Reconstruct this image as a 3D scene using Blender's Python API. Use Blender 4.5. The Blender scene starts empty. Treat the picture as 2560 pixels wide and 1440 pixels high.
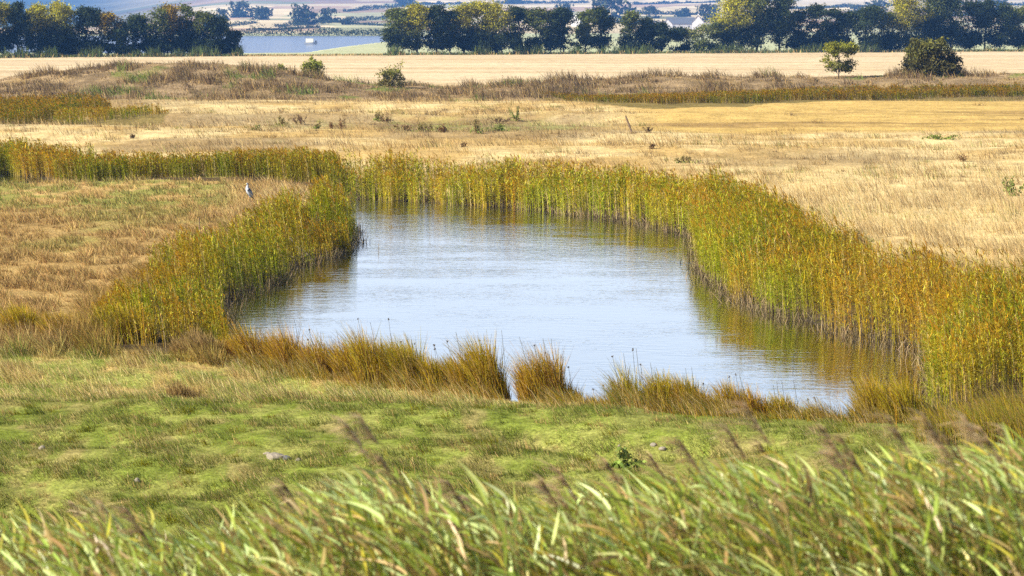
import bpy, math, random
import numpy as np
from math import radians, sin, cos, pi

random.seed(7)
RNG = np.random.default_rng(11)
C = bpy.context.scene.collection
scene = bpy.context.scene

# ------------------------------------------------------------------ camera model
FPX, HCAM, PITCH = 6000.0, 7.6, math.atan((720 - 54) / 6000.0)
CP, SP = cos(PITCH), sin(PITCH)

def plan(x, y, z=0.3):
    """where a ground point sits in the survey photo (used only to lay out land-use zones on the ground)"""
    d = y * CP - (z - HCAM) * SP
    u = y * SP + (z - HCAM) * CP
    d = np.maximum(d, 0.5)
    return 1280 + FPX * x / d, 720 - FPX * u / d

def ground_xy(px, py, z=0.3):
    px = np.asarray(px, float); py = np.asarray(py, float)
    a = (px - 1280) / FPX; b = (720 - py) / FPX
    dy = CP + b * SP; dz = -SP + b * CP
    t = (z - HCAM) / dz
    return a * t, dy * t

# ------------------------------------------------------------------ noise
def _h(ix, iy, s):
    n = (ix.astype(np.int64) * 374761393 + iy.astype(np.int64) * 668265263 + s * 974711) & 0xFFFFFFFF
    n = ((n ^ (n >> 13)) * 1274126177) & 0xFFFFFFFF
    n = (n ^ (n >> 16)) & 0xFFFFFFFF
    return n / 4294967295.0

def vn(x, y, s=0):
    x = np.asarray(x, float); y = np.asarray(y, float)
    ix = np.floor(x); iy = np.floor(y); fx = x - ix; fy = y - iy
    fx = fx * fx * (3 - 2 * fx); fy = fy * fy * (3 - 2 * fy)
    a = _h(ix, iy, s); b = _h(ix + 1, iy, s); c = _h(ix, iy + 1, s); d = _h(ix + 1, iy + 1, s)
    return (a * (1 - fx) + b * fx) * (1 - fy) + (c * (1 - fx) + d * fx) * fy

def fbm(x, y, s=0, o=4):
    r = 0; a = 0.5; t = 0
    for k in range(o):
        r = r + a * vn(x * 2 ** k + 13.7 * k, y * 2 ** k - 7.1 * k, s + k * 17); t += a; a *= 0.55
    return r / t

def ss(a, b, x):
    t = np.clip((np.asarray(x, float) - a) / (b - a), 0, 1)
    return t * t * (3 - 2 * t)

def inpoly(px, py, poly):
    px = np.asarray(px, float); py = np.asarray(py, float)
    r = np.zeros(px.shape, bool); n = len(poly)
    for i in range(n):
        x0, y0 = poly[i]; x1, y1 = poly[(i + 1) % n]
        if y0 == y1: continue
        c = ((y0 > py) != (y1 > py)) & (px < (x1 - x0) * (py - y0) / (y1 - y0) + x0)
        r ^= c
    return r

def sdist(x, y, poly):
    d = np.full(np.shape(x), 1e9); n = len(poly)
    for i in range(n):
        x0, y0 = poly[i]; x1, y1 = poly[(i + 1) % n]
        dx, dy = x1 - x0, y1 - y0; L = dx * dx + dy * dy + 1e-9
        t = np.clip(((x - x0) * dx + (y - y0) * dy) / L, 0, 1)
        d = np.minimum(d, np.hypot(x - x0 - t * dx, y - y0 - t * dy))
    return np.where(inpoly(x, y, poly), -d, d)

# ------------------------------------------------------------------ layout (survey-photo coordinates of ground lines)
POND = [(862,488),(1000,496),(1250,513),(1400,527),(1560,552),(1700,575),(1748,595),(1745,665),(1800,722),(1880,767),(2060,817),(2230,857),
        (2320,868),(2328,1040),(2335,1100),(2200,1110),(2000,1098),(1800,1085),(1560,1068),(1380,1045),(1280,1020),(1080,995),(880,970),(700,940),
        (575,905),(565,830),(560,770),(590,742),(715,692),(760,657),(895,600),(880,575),(868,540)]
DITCH = [(-400,436),(40,436),(112,445),(100,454),(-400,456)]
R_FAR = [(858,489),(1000,496),(1250,513),(1400,527),(1560,552),(1700,575),(1750,592),(1800,560),(1650,516),(1400,496),(1100,484),(862,474)]
R_RIGHT = [(1745,585),(1747,668),(1800,722),(1880,767),(2060,817),(2230,857),(2285,868),(2322,872),(2330,1040),(2450,1046),(2900,1050),
           (2900,900),(2560,835),(2380,800),(2200,765),(2050,675),(1960,606),(1790,540)]
R_LEFT = [(897,600),(870,627),(760,659),(715,694),(640,727),(590,745),(560,770),(566,830),(562,907),(420,905),(275,893),(250,850),(330,765),(430,692),(520,652),(640,612),(790,580),(880,565)]
R_DITCH = [(-400,435),(40,434),(120,442),(200,457),(400,458),(600,464),(760,476),(862,492),(862,468),(700,447),(560,452),(300,441),(100,418),(-400,412)]
R_UPL = [(-300,340),(110,330),(170,300),(290,283),(230,274),(-300,276)]
R_UPR = [(1340,250),(1500,272),(1650,279),(1850,274),(2050,264),(2300,258),(2900,250),(2900,245),(2300,249),(2000,253),(1700,262),(1500,262),(1340,247)]
R_UPL2 = [(130,330),(400,322),(420,312),(150,318)]
CHANNEL = [(-1500,141),(640,137),(760,133),(850,119),(980,103),(1100,97),(1100,87.5),(-1500,87.5)]

REEDS = (R_FAR, R_RIGHT, R_LEFT, R_DITCH, R_UPL, R_UPR, R_UPL2)
def W(poly, z=0.0):
    a = np.array(poly, float); x, y = ground_xy(a[:, 0], a[:, 1], z)
    return list(zip(x, y))
POND_W, DITCH_W = W(POND), W(DITCH)
CHAN_W = W(CHANNEL)
PITS = [(1330,1135,.5,.25),(1450,1150,.6,.25),(1590,1165,.6,.35),(1700,1165,.5,.2),(1780,1165,.7,.3),(60,1265,.8,.4),(110,1127,.35,.2),(440,1238,.5,.2),(560,1270,.4,.2),(410,970,.45,.2),(730,972,.45,.2),(300,1140,.5,.15)]
PITS_W = [(*[float(v) for v in ground_xy(a, b, .4)], r, d) for a, b, r, d in PITS]
CR_PX = [-400,0,200,380,560,720,850,1000,1150,1250,1400,1550,1660,1900,2100,2300,2560,2900]
CR_PY = [222,198,168,156,160,174,200,214,224,220,206,198,190,192,190,186,182,180]
DC = 250.0

def tree_edge(px):
    return 480 + np.clip(px, -400, 2900) / 2560 * 105

def hill(x, y):
    px = 1280 + FPX * x / np.maximum(y, 1)
    s = ss(120, 640, px)
    yy = np.interp(y, [1300, 1500, 2000, 3000, 4000, 5200, 6600, 7500], [90, 84, 58, 24, 2, -22, -42, -50])
    yl = np.interp(y, [1300, 1500, 2000, 3000, 4000, 5200, 6600, 7500], [90, 85, 72, 66, 62, 40, -25, -45])
    t = (54 - (yy * s + yl * (1 - s))) / FPX
    z = HCAM + t * y
    z += (fbm(x / 420, y / 420, 5, 3) - .5) * 10 * ss(1500, 3200, y)
    return z

def height(x, y):
    x = np.asarray(x, float); y = np.asarray(y, float)
    z = 0.42 + (fbm(x / 9, y / 9, 3, 3) - .5) * .22 + (fbm(x / 1.6, y / 1.6, 9, 3) - .5) * .16 * (1 - ss(60, 130, y))
    z += ss(29, 34, y) * (1 - ss(56, 62, y)) * ((fbm(x / .7, y / .9, 15, 3) - .5) * .09 + (fbm(x / 2.2, y / 1.3, 16, 3) - .5) * .12)
    px, py = plan(x, y)
    # dry meadow undulation
    m = ss(105, 135, y) * (1 - ss(215, 232, y))
    z += m * ((fbm(x / 34 + 4, y / 11, 21, 3) - .42) * 1.3)
    z += m * .55 * np.exp(-((y - (176 + x * .18 + 5 * (fbm(x / 15, y * 0, 8, 2) - .5))) / 4.5) ** 2) * ss(-38, -22, x) * (1 - ss(12, 24, x))
    # old bank
    yc = np.interp(px, CR_PX, CR_PY)
    zc = HCAM - (yc - 54) * DC / FPX - .05
    zc = zc + (fbm(x / 7, y / 7, 31, 3) - .5) * .5
    g = np.exp(-(np.abs(y - DC) / np.where(y < DC, 15, 9.5)) ** 2.4)
    z = z * (1 - g) + np.maximum(zc, .4) * g + g * (fbm(x / 2.5, y / 3.5, 41, 3) - .5) * .5
    # crest of the near green
    cl = np.interp(px, [-400, 600, 1300, 2100, 2900], [44.2, 44, 43.6, 41, 41])
    z += .34 * ss(33, cl - 1.8, y) * (1 - ss(cl - .9, cl + 1.3, y))
    for (a, b, r, d) in PITS_W:
        q = ((x - a) / (r * 1.6)) ** 2 + ((y - b) / r) ** 2
        z -= d * np.exp(-q * 1.4)
    # embankment the picture is taken from
    e = np.interp(y, [-30, 2.5, 9, 13, 20, 30], [5.9, 5.9, 3.5, 2.8, 1.2, .42])
    z = np.where(y < 30, e + (z - .42) * ss(14, 30, y) + (fbm(x / 1.5, y / 1.5, 2, 2) - .5) * .15, z)
    # water bodies
    for poly, rw in ((POND_W, 1.3), (DITCH_W, 9.0)):
        bx = [p[0] for p in poly]; by = [p[1] for p in poly]
        k = (x > min(bx) - 9) & (x < max(bx) + 9) & (y > min(by) - 9) & (y < max(by) + 9)
        if np.any(k):
            if z.ndim == 0:
                d = sdist(x[None], y[None], poly)[0]
                zo = z * ss(0, rw, d) + .015 * (1 - ss(0, rw, d))
                z = np.where(d > 0, zo, -.6 * ss(0, 2, -d) - .02)
            else:
                d = sdist(x[k], y[k], poly)
                zo = z[k] * ss(0, rw, d) + .015 * (1 - ss(0, rw, d))
                z[k] = np.where(d > 0, zo, -.6 * ss(0, 2, -d) - .02)
    if np.any(y > 560):
        ins = inpoly(px, py, CHANNEL)
        z = np.where(ins & (y > 560), -1.0, z)
    return z

def gp(px, py):
    """the point of the land that shows at a survey-photo position"""
    a = (px - 1280) / FPX; b = (720 - py) / FPX
    dy = CP + b * SP; dz = -SP + b * CP
    t = np.geomspace(20, 7000, 5000)
    X, Y, Z = a * t, dy * t, HCAM + dz * t
    h = height(X, Y)
    h = np.where(Y > 1420, np.maximum(hill(X, Y), h), h)
    k = np.nonzero(Z < h)[0]
    k = k[0] if len(k) else len(t) - 1
    return float(X[k]), float(Y[k]), float(h[k])

# ------------------------------------------------------------------ mesh + tagging helpers
def tag(o, label=None, cat=None, group=None, kind=None):
    if label: o['label'] = label
    if cat: o['category'] = cat
    if group: o['group'] = group
    if kind: o['kind'] = kind
    return o

def link(o, parent=None):
    C.objects.link(o)
    if parent is not None: o.parent = parent
    return o

def empty(name, loc, rz=0.0):
    o = bpy.data.objects.new(name, None); link(o)
    o.location = loc; o.rotation_euler = (0, 0, rz); o.empty_display_size = .3
    return o

class MB:
    def __init__(self): self.v = []; self.f = []; self.c = []; self.n = 0
    def add(self, v, f, c):
        v = np.asarray(v, float).reshape(-1, 3); f = np.asarray(f, int).reshape(-1, 4)
        c = np.asarray(c, float)
        if c.ndim == 1: c = np.tile(c, (len(v), 1))
        self.v.append(v); self.f.append(f + self.n); self.c.append(c.reshape(-1, 3)); self.n += len(v)
    def build(self, name, mat, parent=None, smooth=False):
        v = np.concatenate(self.v); f = np.concatenate(self.f); c = np.concatenate(self.c)
        me = bpy.data.meshes.new(name)
        me.vertices.add(len(v)); me.vertices.foreach_set('co', v.astype(np.float32).ravel())
        me.loops.add(f.size); me.loops.foreach_set('vertex_index', f.astype(np.int32).ravel())
        me.polygons.add(len(f)); me.polygons.foreach_set('loop_start', np.arange(0, f.size, 4, dtype=np.int32))
        me.polygons.foreach_set('loop_total', np.full(len(f), 4, np.int32))
        me.polygons.foreach_set('use_smooth', np.full(len(f), smooth, bool))
        me.update(calc_edges=True)
        at = me.color_attributes.new('Col', 'FLOAT_COLOR', 'POINT')
        at.data.foreach_set('color', np.concatenate([np.clip(c, 0, 1), np.ones((len(c), 1))], 1).astype(np.float32).ravel())
        me.materials.append(mat)
        return link(bpy.data.objects.new(name, me), parent)

def ribbons(mb, P, d, c, wv, col0, col1, segs=2, prof=None):
    """tapering leaf strips: P start, d span, c curvature, wv half-width vector"""
    N = len(P)
    if N == 0: return
    t = np.linspace(0, 1, segs + 1)
    prof = np.array(prof if prof is not None else (1 - t * .85))
    pos = P[:, None] + d[:, None] * t[None, :, None] + c[:, None] * (t ** 2)[None, :, None]
    wd = wv[:, None] * prof[None, :, None]
    V = np.stack([pos - wd, pos + wd], 2)
    col = col0[:, None] * (1 - t)[None, :, None] + col1[:, None] * t[None, :, None]
    Cc = np.repeat(col[:, :, None], 2, 2)
    base = (np.arange(N) * (segs + 1) * 2)[:, None]
    s = np.arange(segs)[None] * 2
    F = np.stack([base + s, base + s + 1, base + s + 3, base + s + 2], -1)
    mb.add(V, F, Cc.reshape(-1, 3))

def tube(mb, pts, rad, col, n=7):
    pts = np.array(pts, float); k = len(pts); vs = []
    for i in range(k):
        a = pts[max(i - 1, 0)]; b = pts[min(i + 1, k - 1)]
        t = (b - a) / (np.linalg.norm(b - a) + 1e-9)
        r = np.cross(t, [0.3, 1, 0.1]); r /= np.linalg.norm(r) + 1e-9; s = np.cross(t, r)
        an = np.arange(n) * 2 * pi / n
        vs.append(pts[i] + rad[i] * (np.cos(an)[:, None] * r + np.sin(an)[:, None] * s))
    fs = [(i * n + j, i * n + (j + 1) % n, (i + 1) * n + (j + 1) % n, (i + 1) * n + j) for i in range(k - 1) for j in range(n)]
    mb.add(np.concatenate(vs), fs, np.array(col, float))

# ------------------------------------------------------------------ materials
def nodes(name):
    m = bpy.data.materials.new(name); m.use_nodes = True
    nt = m.node_tree; nt.nodes.clear()
    return m, nt, nt.nodes.new('ShaderNodeOutputMaterial')

def leaf_mat(name, trans=.35, gloss=0.0, gain=1.0):
    m, nt, out = nodes(name); N = nt.nodes; L = nt.links
    a = N.new('ShaderNodeAttribute'); a.attribute_name = 'Col'
    d = N.new('ShaderNodeBsdfDiffuse'); t = N.new('ShaderNodeBsdfTranslucent'); mx = N.new('ShaderNodeMixShader')
    mx.inputs[0].default_value = trans
    L.new(a.outputs['Color'], d.inputs[0]); L.new(a.outputs['Color'], t.inputs[0])
    L.new(d.outputs[0], mx.inputs[1]); L.new(t.outputs[0], mx.inputs[2])
    res = mx
    if gloss:
        g = N.new('ShaderNodeBsdfGlossy'); g.inputs['Roughness'].default_value = .45
        m2 = N.new('ShaderNodeMixShader'); m2.inputs[0].default_value = gloss
        L.new(mx.outputs[0], m2.inputs[1]); L.new(g.outputs[0], m2.inputs[2]); res = m2
    L.new(res.outputs[0], out.inputs[0])
    return m

def ground_mat(name, scales=((.6, .35), (5, .4), (24, .45)), stretch=(1, 1, 1), bump=.0):
    m, nt, out = nodes(name); N = nt.nodes; L = nt.links
    a = N.new('ShaderNodeAttribute'); a.attribute_name = 'Col'
    tc = N.new('ShaderNodeTexCoord'); mp = N.new('ShaderNodeMapping'); mp.inputs['Scale'].default_value = stretch
    L.new(tc.outputs['Object'], mp.inputs[0])
    cur = a.outputs['Color']
    for sc, amt in scales:
        n = N.new('ShaderNodeTexNoise'); n.inputs['Scale'].default_value = sc; n.inputs['Detail'].default_value = 4; n.inputs['Roughness'].default_value = .65
        L.new(mp.outputs[0], n.inputs['Vector'])
        r = N.new('ShaderNodeMapRange'); r.inputs[1].default_value = .28; r.inputs[2].default_value = .72
        r.inputs[3].default_value = 1 - amt; r.inputs[4].default_value = 1 + amt
        L.new(n.outputs['Fac'], r.inputs[0])
        v = N.new('ShaderNodeVectorMath'); v.operation = 'SCALE'
        L.new(cur, v.inputs[0]); L.new(r.outputs[0], v.inputs['Scale']); cur = v.outputs[0]
    p = N.new('ShaderNodeBsdfDiffuse'); L.new(cur, p.inputs['Color'])
    L.new(p.outputs[0], out.inputs[0])
    return m

def plain(name, col, rough=.7, noise=.25, scale=8, spec=.3):
    m, nt, out = nodes(name); N = nt.nodes; L = nt.links
    p = N.new('ShaderNodeBsdfPrincipled'); p.inputs['Roughness'].default_value = rough; p.inputs['Specular IOR Level'].default_value = spec
    n = N.new('ShaderNodeTexNoise'); n.inputs['Scale'].default_value = scale; n.inputs['Detail'].default_value = 5
    tc = N.new('ShaderNodeTexCoord'); L.new(tc.outputs['Object'], n.inputs['Vector'])
    r = N.new('ShaderNodeValToRGB')
    r.color_ramp.elements[0].position = .3; r.color_ramp.elements[1].position = .7
    r.color_ramp.elements[0].color = (*[c * (1 - noise) for c in col], 1); r.color_ramp.elements[1].color = (*[min(1, c * (1 + noise)) for c in col], 1)
    L.new(n.outputs['Fac'], r.inputs[0]); L.new(r.outputs[0], p.inputs['Base Color'])
    L.new(p.outputs[0], out.inputs[0])
    return m

def water_mat(name, sx, sy, strength, rough, deep, dist=.02, refl=.93, far=3.0):
    m, nt, out = nodes(name); N = nt.nodes; L = nt.links
    tc = N.new('ShaderNodeTexCoord'); mp = N.new('ShaderNodeMapping'); mp.inputs['Scale'].default_value = (sx, sy, 1)
    L.new(tc.outputs['Object'], mp.inputs[0])
    n = N.new('ShaderNodeTexNoise'); n.inputs['Scale'].default_value = 1; n.inputs['Detail'].default_value = 3; n.inputs['Roughness'].default_value = .6
    L.new(mp.outputs[0], n.inputs['Vector'])
    n2 = N.new('ShaderNodeTexNoise'); n2.inputs['Scale'].default_value = .12; n2.inputs['Detail'].default_value = 2
    L.new(mp.outputs[0], n2.inputs['Vector'])
    r2 = N.new('ShaderNodeMapRange'); r2.inputs[1].default_value = .35; r2.inputs[2].default_value = .65; r2.inputs[3].default_value = .35; r2.inputs[4].default_value = 1.3
    L.new(n2.outputs['Fac'], r2.inputs[0])
    sp = N.new('ShaderNodeSeparateXYZ'); L.new(tc.outputs['Object'], sp.inputs[0])      # the breeze ruffles the open far end, the near bank shelters the rest
    ry = N.new('ShaderNodeMapRange'); ry.inputs[1].default_value = 48; ry.inputs[2].default_value = 100; ry.inputs[3].default_value = strength; ry.inputs[4].default_value = strength * far
    L.new(sp.outputs['Y'], ry.inputs[0])
    mm = N.new('ShaderNodeMath'); mm.operation = 'MULTIPLY'; L.new(ry.outputs[0], mm.inputs[1]); L.new(r2.outputs[0], mm.inputs[0])
    b = N.new('ShaderNodeBump'); b.inputs['Distance'].default_value = dist
    L.new(mm.outputs[0], b.inputs['Strength']); L.new(n.outputs['Fac'], b.inputs['Height'])
    d = N.new('ShaderNodeBsdfDiffuse'); d.inputs['Color'].default_value = (*deep, 1)
    g = N.new('ShaderNodeBsdfGlossy'); g.inputs['Roughness'].default_value = rough; L.new(b.outputs[0], g.inputs['Normal'])
    mx = N.new('ShaderNodeMixShader'); mx.inputs[0].default_value = refl; L.new(d.outputs[0], mx.inputs[1]); L.new(g.outputs[0], mx.inputs[2])
    L.new(mx.outputs[0], out.inputs[0])
    return m

M_LEAF = leaf_mat('foliage', .22)
M_REED = leaf_mat('reed_leaf', .24)
M_GRASS = leaf_mat('grass_blade', .26)
M_NEAR = leaf_mat('near_reed_leaf', .34, .05)
M_BARK = leaf_mat('bark', 0)
M_GROUND = ground_mat('land', ((.6, .3), (5, .4), (18, .5), (60, .4)))
M_HILL = ground_mat('hill_fields', ((.004, .25), (.02, .25)))
M_POND = water_mat('pond_water', 1.6, 3.6, .38, .03, (.02, .03, .035))
M_CHAN = water_mat('channel_water', .3, .6, .5, .12, (.14, .19, .30), refl=.5, far=1)

A = lambda *c: np.array(c, float)
STRAW, PALE, BROWN, WEED = A(.47, .32, .12), A(.60, .46, .22), A(.255, .165, .06), A(.215, .152, .08)
GREEN, LIME, OLIVE, GOLD = A(.155, .185, .03), A(.30, .305, .075), A(.27, .235, .010), A(.44, .275, .015)
RGRN, RBRN, BUFF, DARK = A(.19, .25, .010), A(.34, .17, .014), A(.40, .30, .16), A(.05, .055, .012)

def mix(a, b, t):
    t = np.asarray(t, float)[..., None]
    return a * (1 - t) + b * t

# ------------------------------------------------------------------ land colour
def near_edge(px): return np.interp(px, [-400, 0, 400, 560, 700, 1000, 1300, 1700, 2300, 2560, 2900], [880, 885, 900, 915, 945, 990, 1030, 1078, 1112, 1055, 1055])

def land_colour(x, y):
    px, py = plan(x, y)
    jx = (fbm(x / 2.2, y / 2.2, 51, 3) - .5); jy = (fbm(x / 2.2 + 50, y / 2.2, 52, 3) - .5)
    k = np.clip(py - 54, 10, 900) / 7.6
    qx = px + jx * k * 1.2; qy = py + jy * k * .35
    n1 = fbm(x / 5, y / 7, 61, 4); n2 = fbm(x / 1.3, y / 1.8, 62, 3); n3 = fbm(x / 18, y / 14, 63, 3)
    c = mix(STRAW, PALE, ss(.35, .65, n1)); c = mix(c, BROWN * 1.25, ss(.56, .75, n2) * .55)
    c = mix(c, WEED * 1.15, ss(.52, .7, n3) * .6)
    # mown golden stretch at the right of the meadow
    mown = ss(1450, 1700, qx) * ss(255, 265, qy) * (1 - ss(325, 340, qy))
    st = fbm(x / 60, y / 2.3, 64, 3)
    c = mix(c, mix(A(.50, .34, .11), BROWN * 1.2, ss(.5, .72, st)), mown)
    c = mix(c, PALE * 1.02, ss(1650, 1950, qx) * ss(400, 460, qy) * (1 - ss(640, 700, qy)) * .8)
    hol = np.exp(-((qy - 322) / 13) ** 2) * ss(900, 1000, qx) * (1 - ss(1440, 1560, qx)) + .7 * np.exp(-((qy - 326) / 9) ** 2) * ss(640, 680, qx) * (1 - ss(860, 900, qx))
    c = mix(c, mix(A(.24, .25, .07), WEED, ss(.45, .6, n2)), np.clip(hol, 0, 1) * .75)
    # bank
    g = ss(216, 226, y + jy * 10) * (1 - ss(262, 267, y + jy * 4))
    bw = mix(WEED * .95, WEED * 1.5, ss(.35, .65, n2)); bw = mix(bw, STRAW * .8, ss(.55, .72, n1) * .6); bw = mix(bw, GREEN, ss(.66, .8, fbm(x / 4, y / 6, 66, 3)) * .7)
    c = mix(c, bw, g)
    # stubble field
    s = ss(263, 268, y + jy * 4)
    row = fbm(x / 90, y / 3.2, 71, 3); row2 = fbm(x / 160 + 3, y / 11, 72, 2)
    c = mix(c, mix(A(.62, .48, .29), A(.50, .37, .20), ss(.42, .6, row)) * (.92 + .16 * row2)[..., None], s)
    # beyond the trees
    b = ss(-3, 6, y - tree_edge(px))
    c = mix(c, mix(A(.38, .42, .22), A(.46, .44, .27), n3), b)
    # left pasture
    lp = (1 - ss(540, 640, qx)) * ss(437, 446, qy)
    pc = mix(BROWN * 1.35, STRAW * .95, ss(.36, .62, n2)); pc = mix(pc, LIME * .8, ss(.55, .7, n1) * .55)
    pc = mix(pc, mix(LIME * .85, STRAW, ss(.4, .62, n2)), (1 - ss(515, 545, qy)) * .85)
    c = mix(c, pc, lp)
    lp2 = ss(540, 640, qx) * (1 - ss(860, 880, qx)) * ss(445, 470, qy)
    c = mix(c, mix(STRAW * .95, BROWN, ss(.5, .7, n2)), lp2)
    # near green
    ng = ss(-6, 12, qy - near_edge(px))
    gc = mix(mix(LIME * 1.05, GREEN * 1.1, ss(.46, .66, fbm(x / .7, y / 1.1, 79, 3))), STRAW * .95, ss(.44, .6, fbm(x / .9, y / 1.3, 80, 4)) * .85)
    sm = ss(1040, 1060, qy + (px - 600) * -.02)
    gc2 = mix(GREEN * 1.1, LIME * .78, ss(.3, .75, fbm(x / .3, y / .6, 78, 3))); gc2 = mix(gc2, A(.33, .25, .10), ss(.56, .72, fbm(x / .6, y / 1.2, 77, 4)) * .6)
    c = mix(c, mix(gc, gc2, sm), ng)
    e = 1 - ss(27, 33, y)
    c = mix(c, mix(BROWN, GREEN, ss(.4, .6, n2)), e)
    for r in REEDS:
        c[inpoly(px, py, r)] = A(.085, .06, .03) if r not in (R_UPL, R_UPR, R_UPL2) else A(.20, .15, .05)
    # mud at the water's edge
    z = height(x, y)
    mud = (1 - ss(.02, .22, z)) * (y < 140)
    c = mix(c, A(.06, .048, .03), mud)
    return c

# ------------------------------------------------------------------ ground sheet
def grid(name, ys, us, hf, cf, mat, off=12.0):
    Y, U = np.meshgrid(ys, us, indexing='ij')
    X = U * (Y + off)
    Z = hf(X.ravel(), Y.ravel())
    c = cf(X.ravel(), Y.ravel())
    nr, nc = Y.shape
    i = (np.arange(nr - 1)[:, None] * nc + np.arange(nc - 1)[None]).ravel()
    mb = MB(); mb.add(np.stack([X.ravel(), Y.ravel(), Z], 1), np.stack([i, i + 1, i + nc + 1, i + nc], 1), c)
    return mb.build(name, mat, smooth=True)

ys = np.concatenate([np.linspace(-30, 3, 12), np.geomspace(3.4, 26, 120)[:-1], np.geomspace(26, 300, 560)[:-1], np.geomspace(300, 1480, 150)])
us = np.concatenate([-np.geomspace(2.2, .27, 24)[:-1], np.linspace(-.26, .26, 440), np.geomspace(.27, 2.2, 24)[1:]])
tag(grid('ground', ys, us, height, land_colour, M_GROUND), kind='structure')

def hill_colour(x, y):
    px = 1280 + FPX * x / np.maximum(y, 1)
    ly = np.log(y) * 13 + (fbm(x / 300, y / 700, 81, 2) - .5) * 1.6
    band = np.floor(ly)
    ux = x / y * 22 + (fbm(x / 500, y / 500, 82, 2) - .5) * 1.2 + _h(band, band * 0, 3) * 4
    cell = np.floor(ux)
    r = _h(band, cell, 5)
    c = np.where((r < .55)[:, None], A(.62, .50, .30), np.where((r < .72)[:, None], A(.42, .40, .22), np.where((r < .84)[:, None], A(.26, .26, .14), A(.40, .28, .18))))
    c = c * (.85 + .3 * _h(cell, band, 9))[:, None]
    s = ss(120, 640, px)
    c = mix(A(.07, .09, .05), c, np.clip(s + (y < 2600), 0, 1))
    return c
ysh = np.geomspace(1380, 7400, 190)
ush = np.linspace(-.36, .36, 380)
tag(grid('hills', ysh, ush, hill, hill_colour, M_HILL, 0), kind='structure')

def sheet(name, pts, z, mat):
    me = bpy.data.meshes.new(name); me.from_pydata([(x, y, z) for x, y in pts], [], [list(range(len(pts)))]); me.materials.append(mat)
    return tag(link(bpy.data.objects.new(name, me)), kind='structure')
sheet('pond_water', [(-45, 38), (35, 38), (45, 135), (-60, 135)], 0.0, M_POND)
sheet('channel_water', [(-700, 480), (300, 480), (700, 1470), (-700, 1470)], -.25, M_CHAN)

# ------------------------------------------------------------------ scattered ground cover
def scatter(n, x0, x1, y0, y1):
    px = RNG.uniform(x0, x1, n); py = RNG.uniform(y0, y1, n)
    x, y = ground_xy(px, py, .4)
    return px, py, x, y

def no_reeds(px, py):
    k = np.ones(px.shape, bool)
    for r in (POND, DITCH): k &= ~inpoly(px, py, r)
    return k

def blades(mb, x, y, h, w, leanx, leany, c0, c1, segs=1, sink=.03):
    n = len(x)
    z = height(x, y) - sink
    a = RNG.uniform(0, pi, n)
    wv = np.stack([np.cos(a) * w * .5, np.sin(a) * w * .5, np.zeros(n)], 1)
    d = np.stack([leanx * .5, leany * .5, h], 1); c = np.stack([leanx * .5, leany * .5, -h * .08], 1)
    ribbons(mb, np.stack([x, y, z], 1), d, c, wv, c0, c1, segs)

def jit(c, n, a=.25):
    return c * (1 + RNG.normal(0, a, n))[:, None].clip(.35, 1.9) * (1 + RNG.normal(0, a * .18, (n, 3)))

# near green grass
px, py, x, y = scatter(520000, -260, 2820, 885, 1420)
k = (py > near_edge(px) - 4 + RNG.normal(0, 5, len(px))) & no_reeds(px, py) & ~inpoly(px, py, R_RIGHT)
px, py, x, y = px[k], py[k], x[k], y[k]; n = len(x)
n2 = fbm(x / 1.3, y / 1.8, 62, 3); n1 = fbm(x / 5, y / 7, 61, 4); n4 = fbm(x / .5, y / .6, 91, 2)
rough = 1 - ss(1040, 1060, py - (px - 600) * .02)
hh = (.03 + .09 * ss(.3, .8, n4)) * (1 - rough) + rough * (.08 + .17 * ss(.42, .75, fbm(x / .5, y / .8, 92, 3)))
col = land_colour(x, y)
col = mix(col, mix(LIME, GREEN * .8, RNG.random(n)), .5)
dry = RNG.random(n) < (.10 + .28 * rough)
col[dry] = mix(STRAW, PALE, RNG.random(dry.sum())) * .9
col = mix(col, np.clip(col * 1.3, 0, .7), rough)
hh = np.where(dry, hh * 1.2, hh) * RNG.uniform(.5, 1.4, n)
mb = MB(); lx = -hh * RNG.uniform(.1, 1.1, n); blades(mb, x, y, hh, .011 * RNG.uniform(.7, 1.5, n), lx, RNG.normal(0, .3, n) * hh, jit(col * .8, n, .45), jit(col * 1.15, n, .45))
nt_ = 1500; tx, ty = ground_xy(RNG.uniform(-250, 2800, nt_), RNG.uniform(900, 1400, nt_), .4)
tpx, tpy = plan(tx, ty, .4); kk = (tpy > near_edge(tpx) + 12) & (vn(tx / 1.5, ty / 2, 88) > .38); tx, ty = tx[kk], ty[kk]; nt_ = len(tx)
sz = RNG.uniform(.05, .16, nt_); ii = np.repeat(np.arange(nt_), 46); n = len(ii)
x = tx[ii] + RNG.normal(0, 1, n) * sz[ii] * .8; y = ty[ii] + RNG.normal(0, 1, n) * sz[ii] * .5
tc_ = np.where((RNG.random(nt_) < .25)[:, None], STRAW * .8, np.where((RNG.random(nt_) < .4)[:, None], OLIVE * .6, GREEN * .75))[ii]
hh = sz[ii] * RNG.uniform(.5, 1.5, n); blades(mb, x, y, hh, .011 * RNG.uniform(.7, 1.4, n), -hh * RNG.uniform(0, .9, n), RNG.normal(0, .4, n) * hh, jit(tc_ * .8, n, .3), jit(tc_ * 1.2, n, .3))
tag(mb.build('grass', M_GRASS), 'short green pasture grass with straw patches in front of the pond', kind='stuff')

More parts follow.
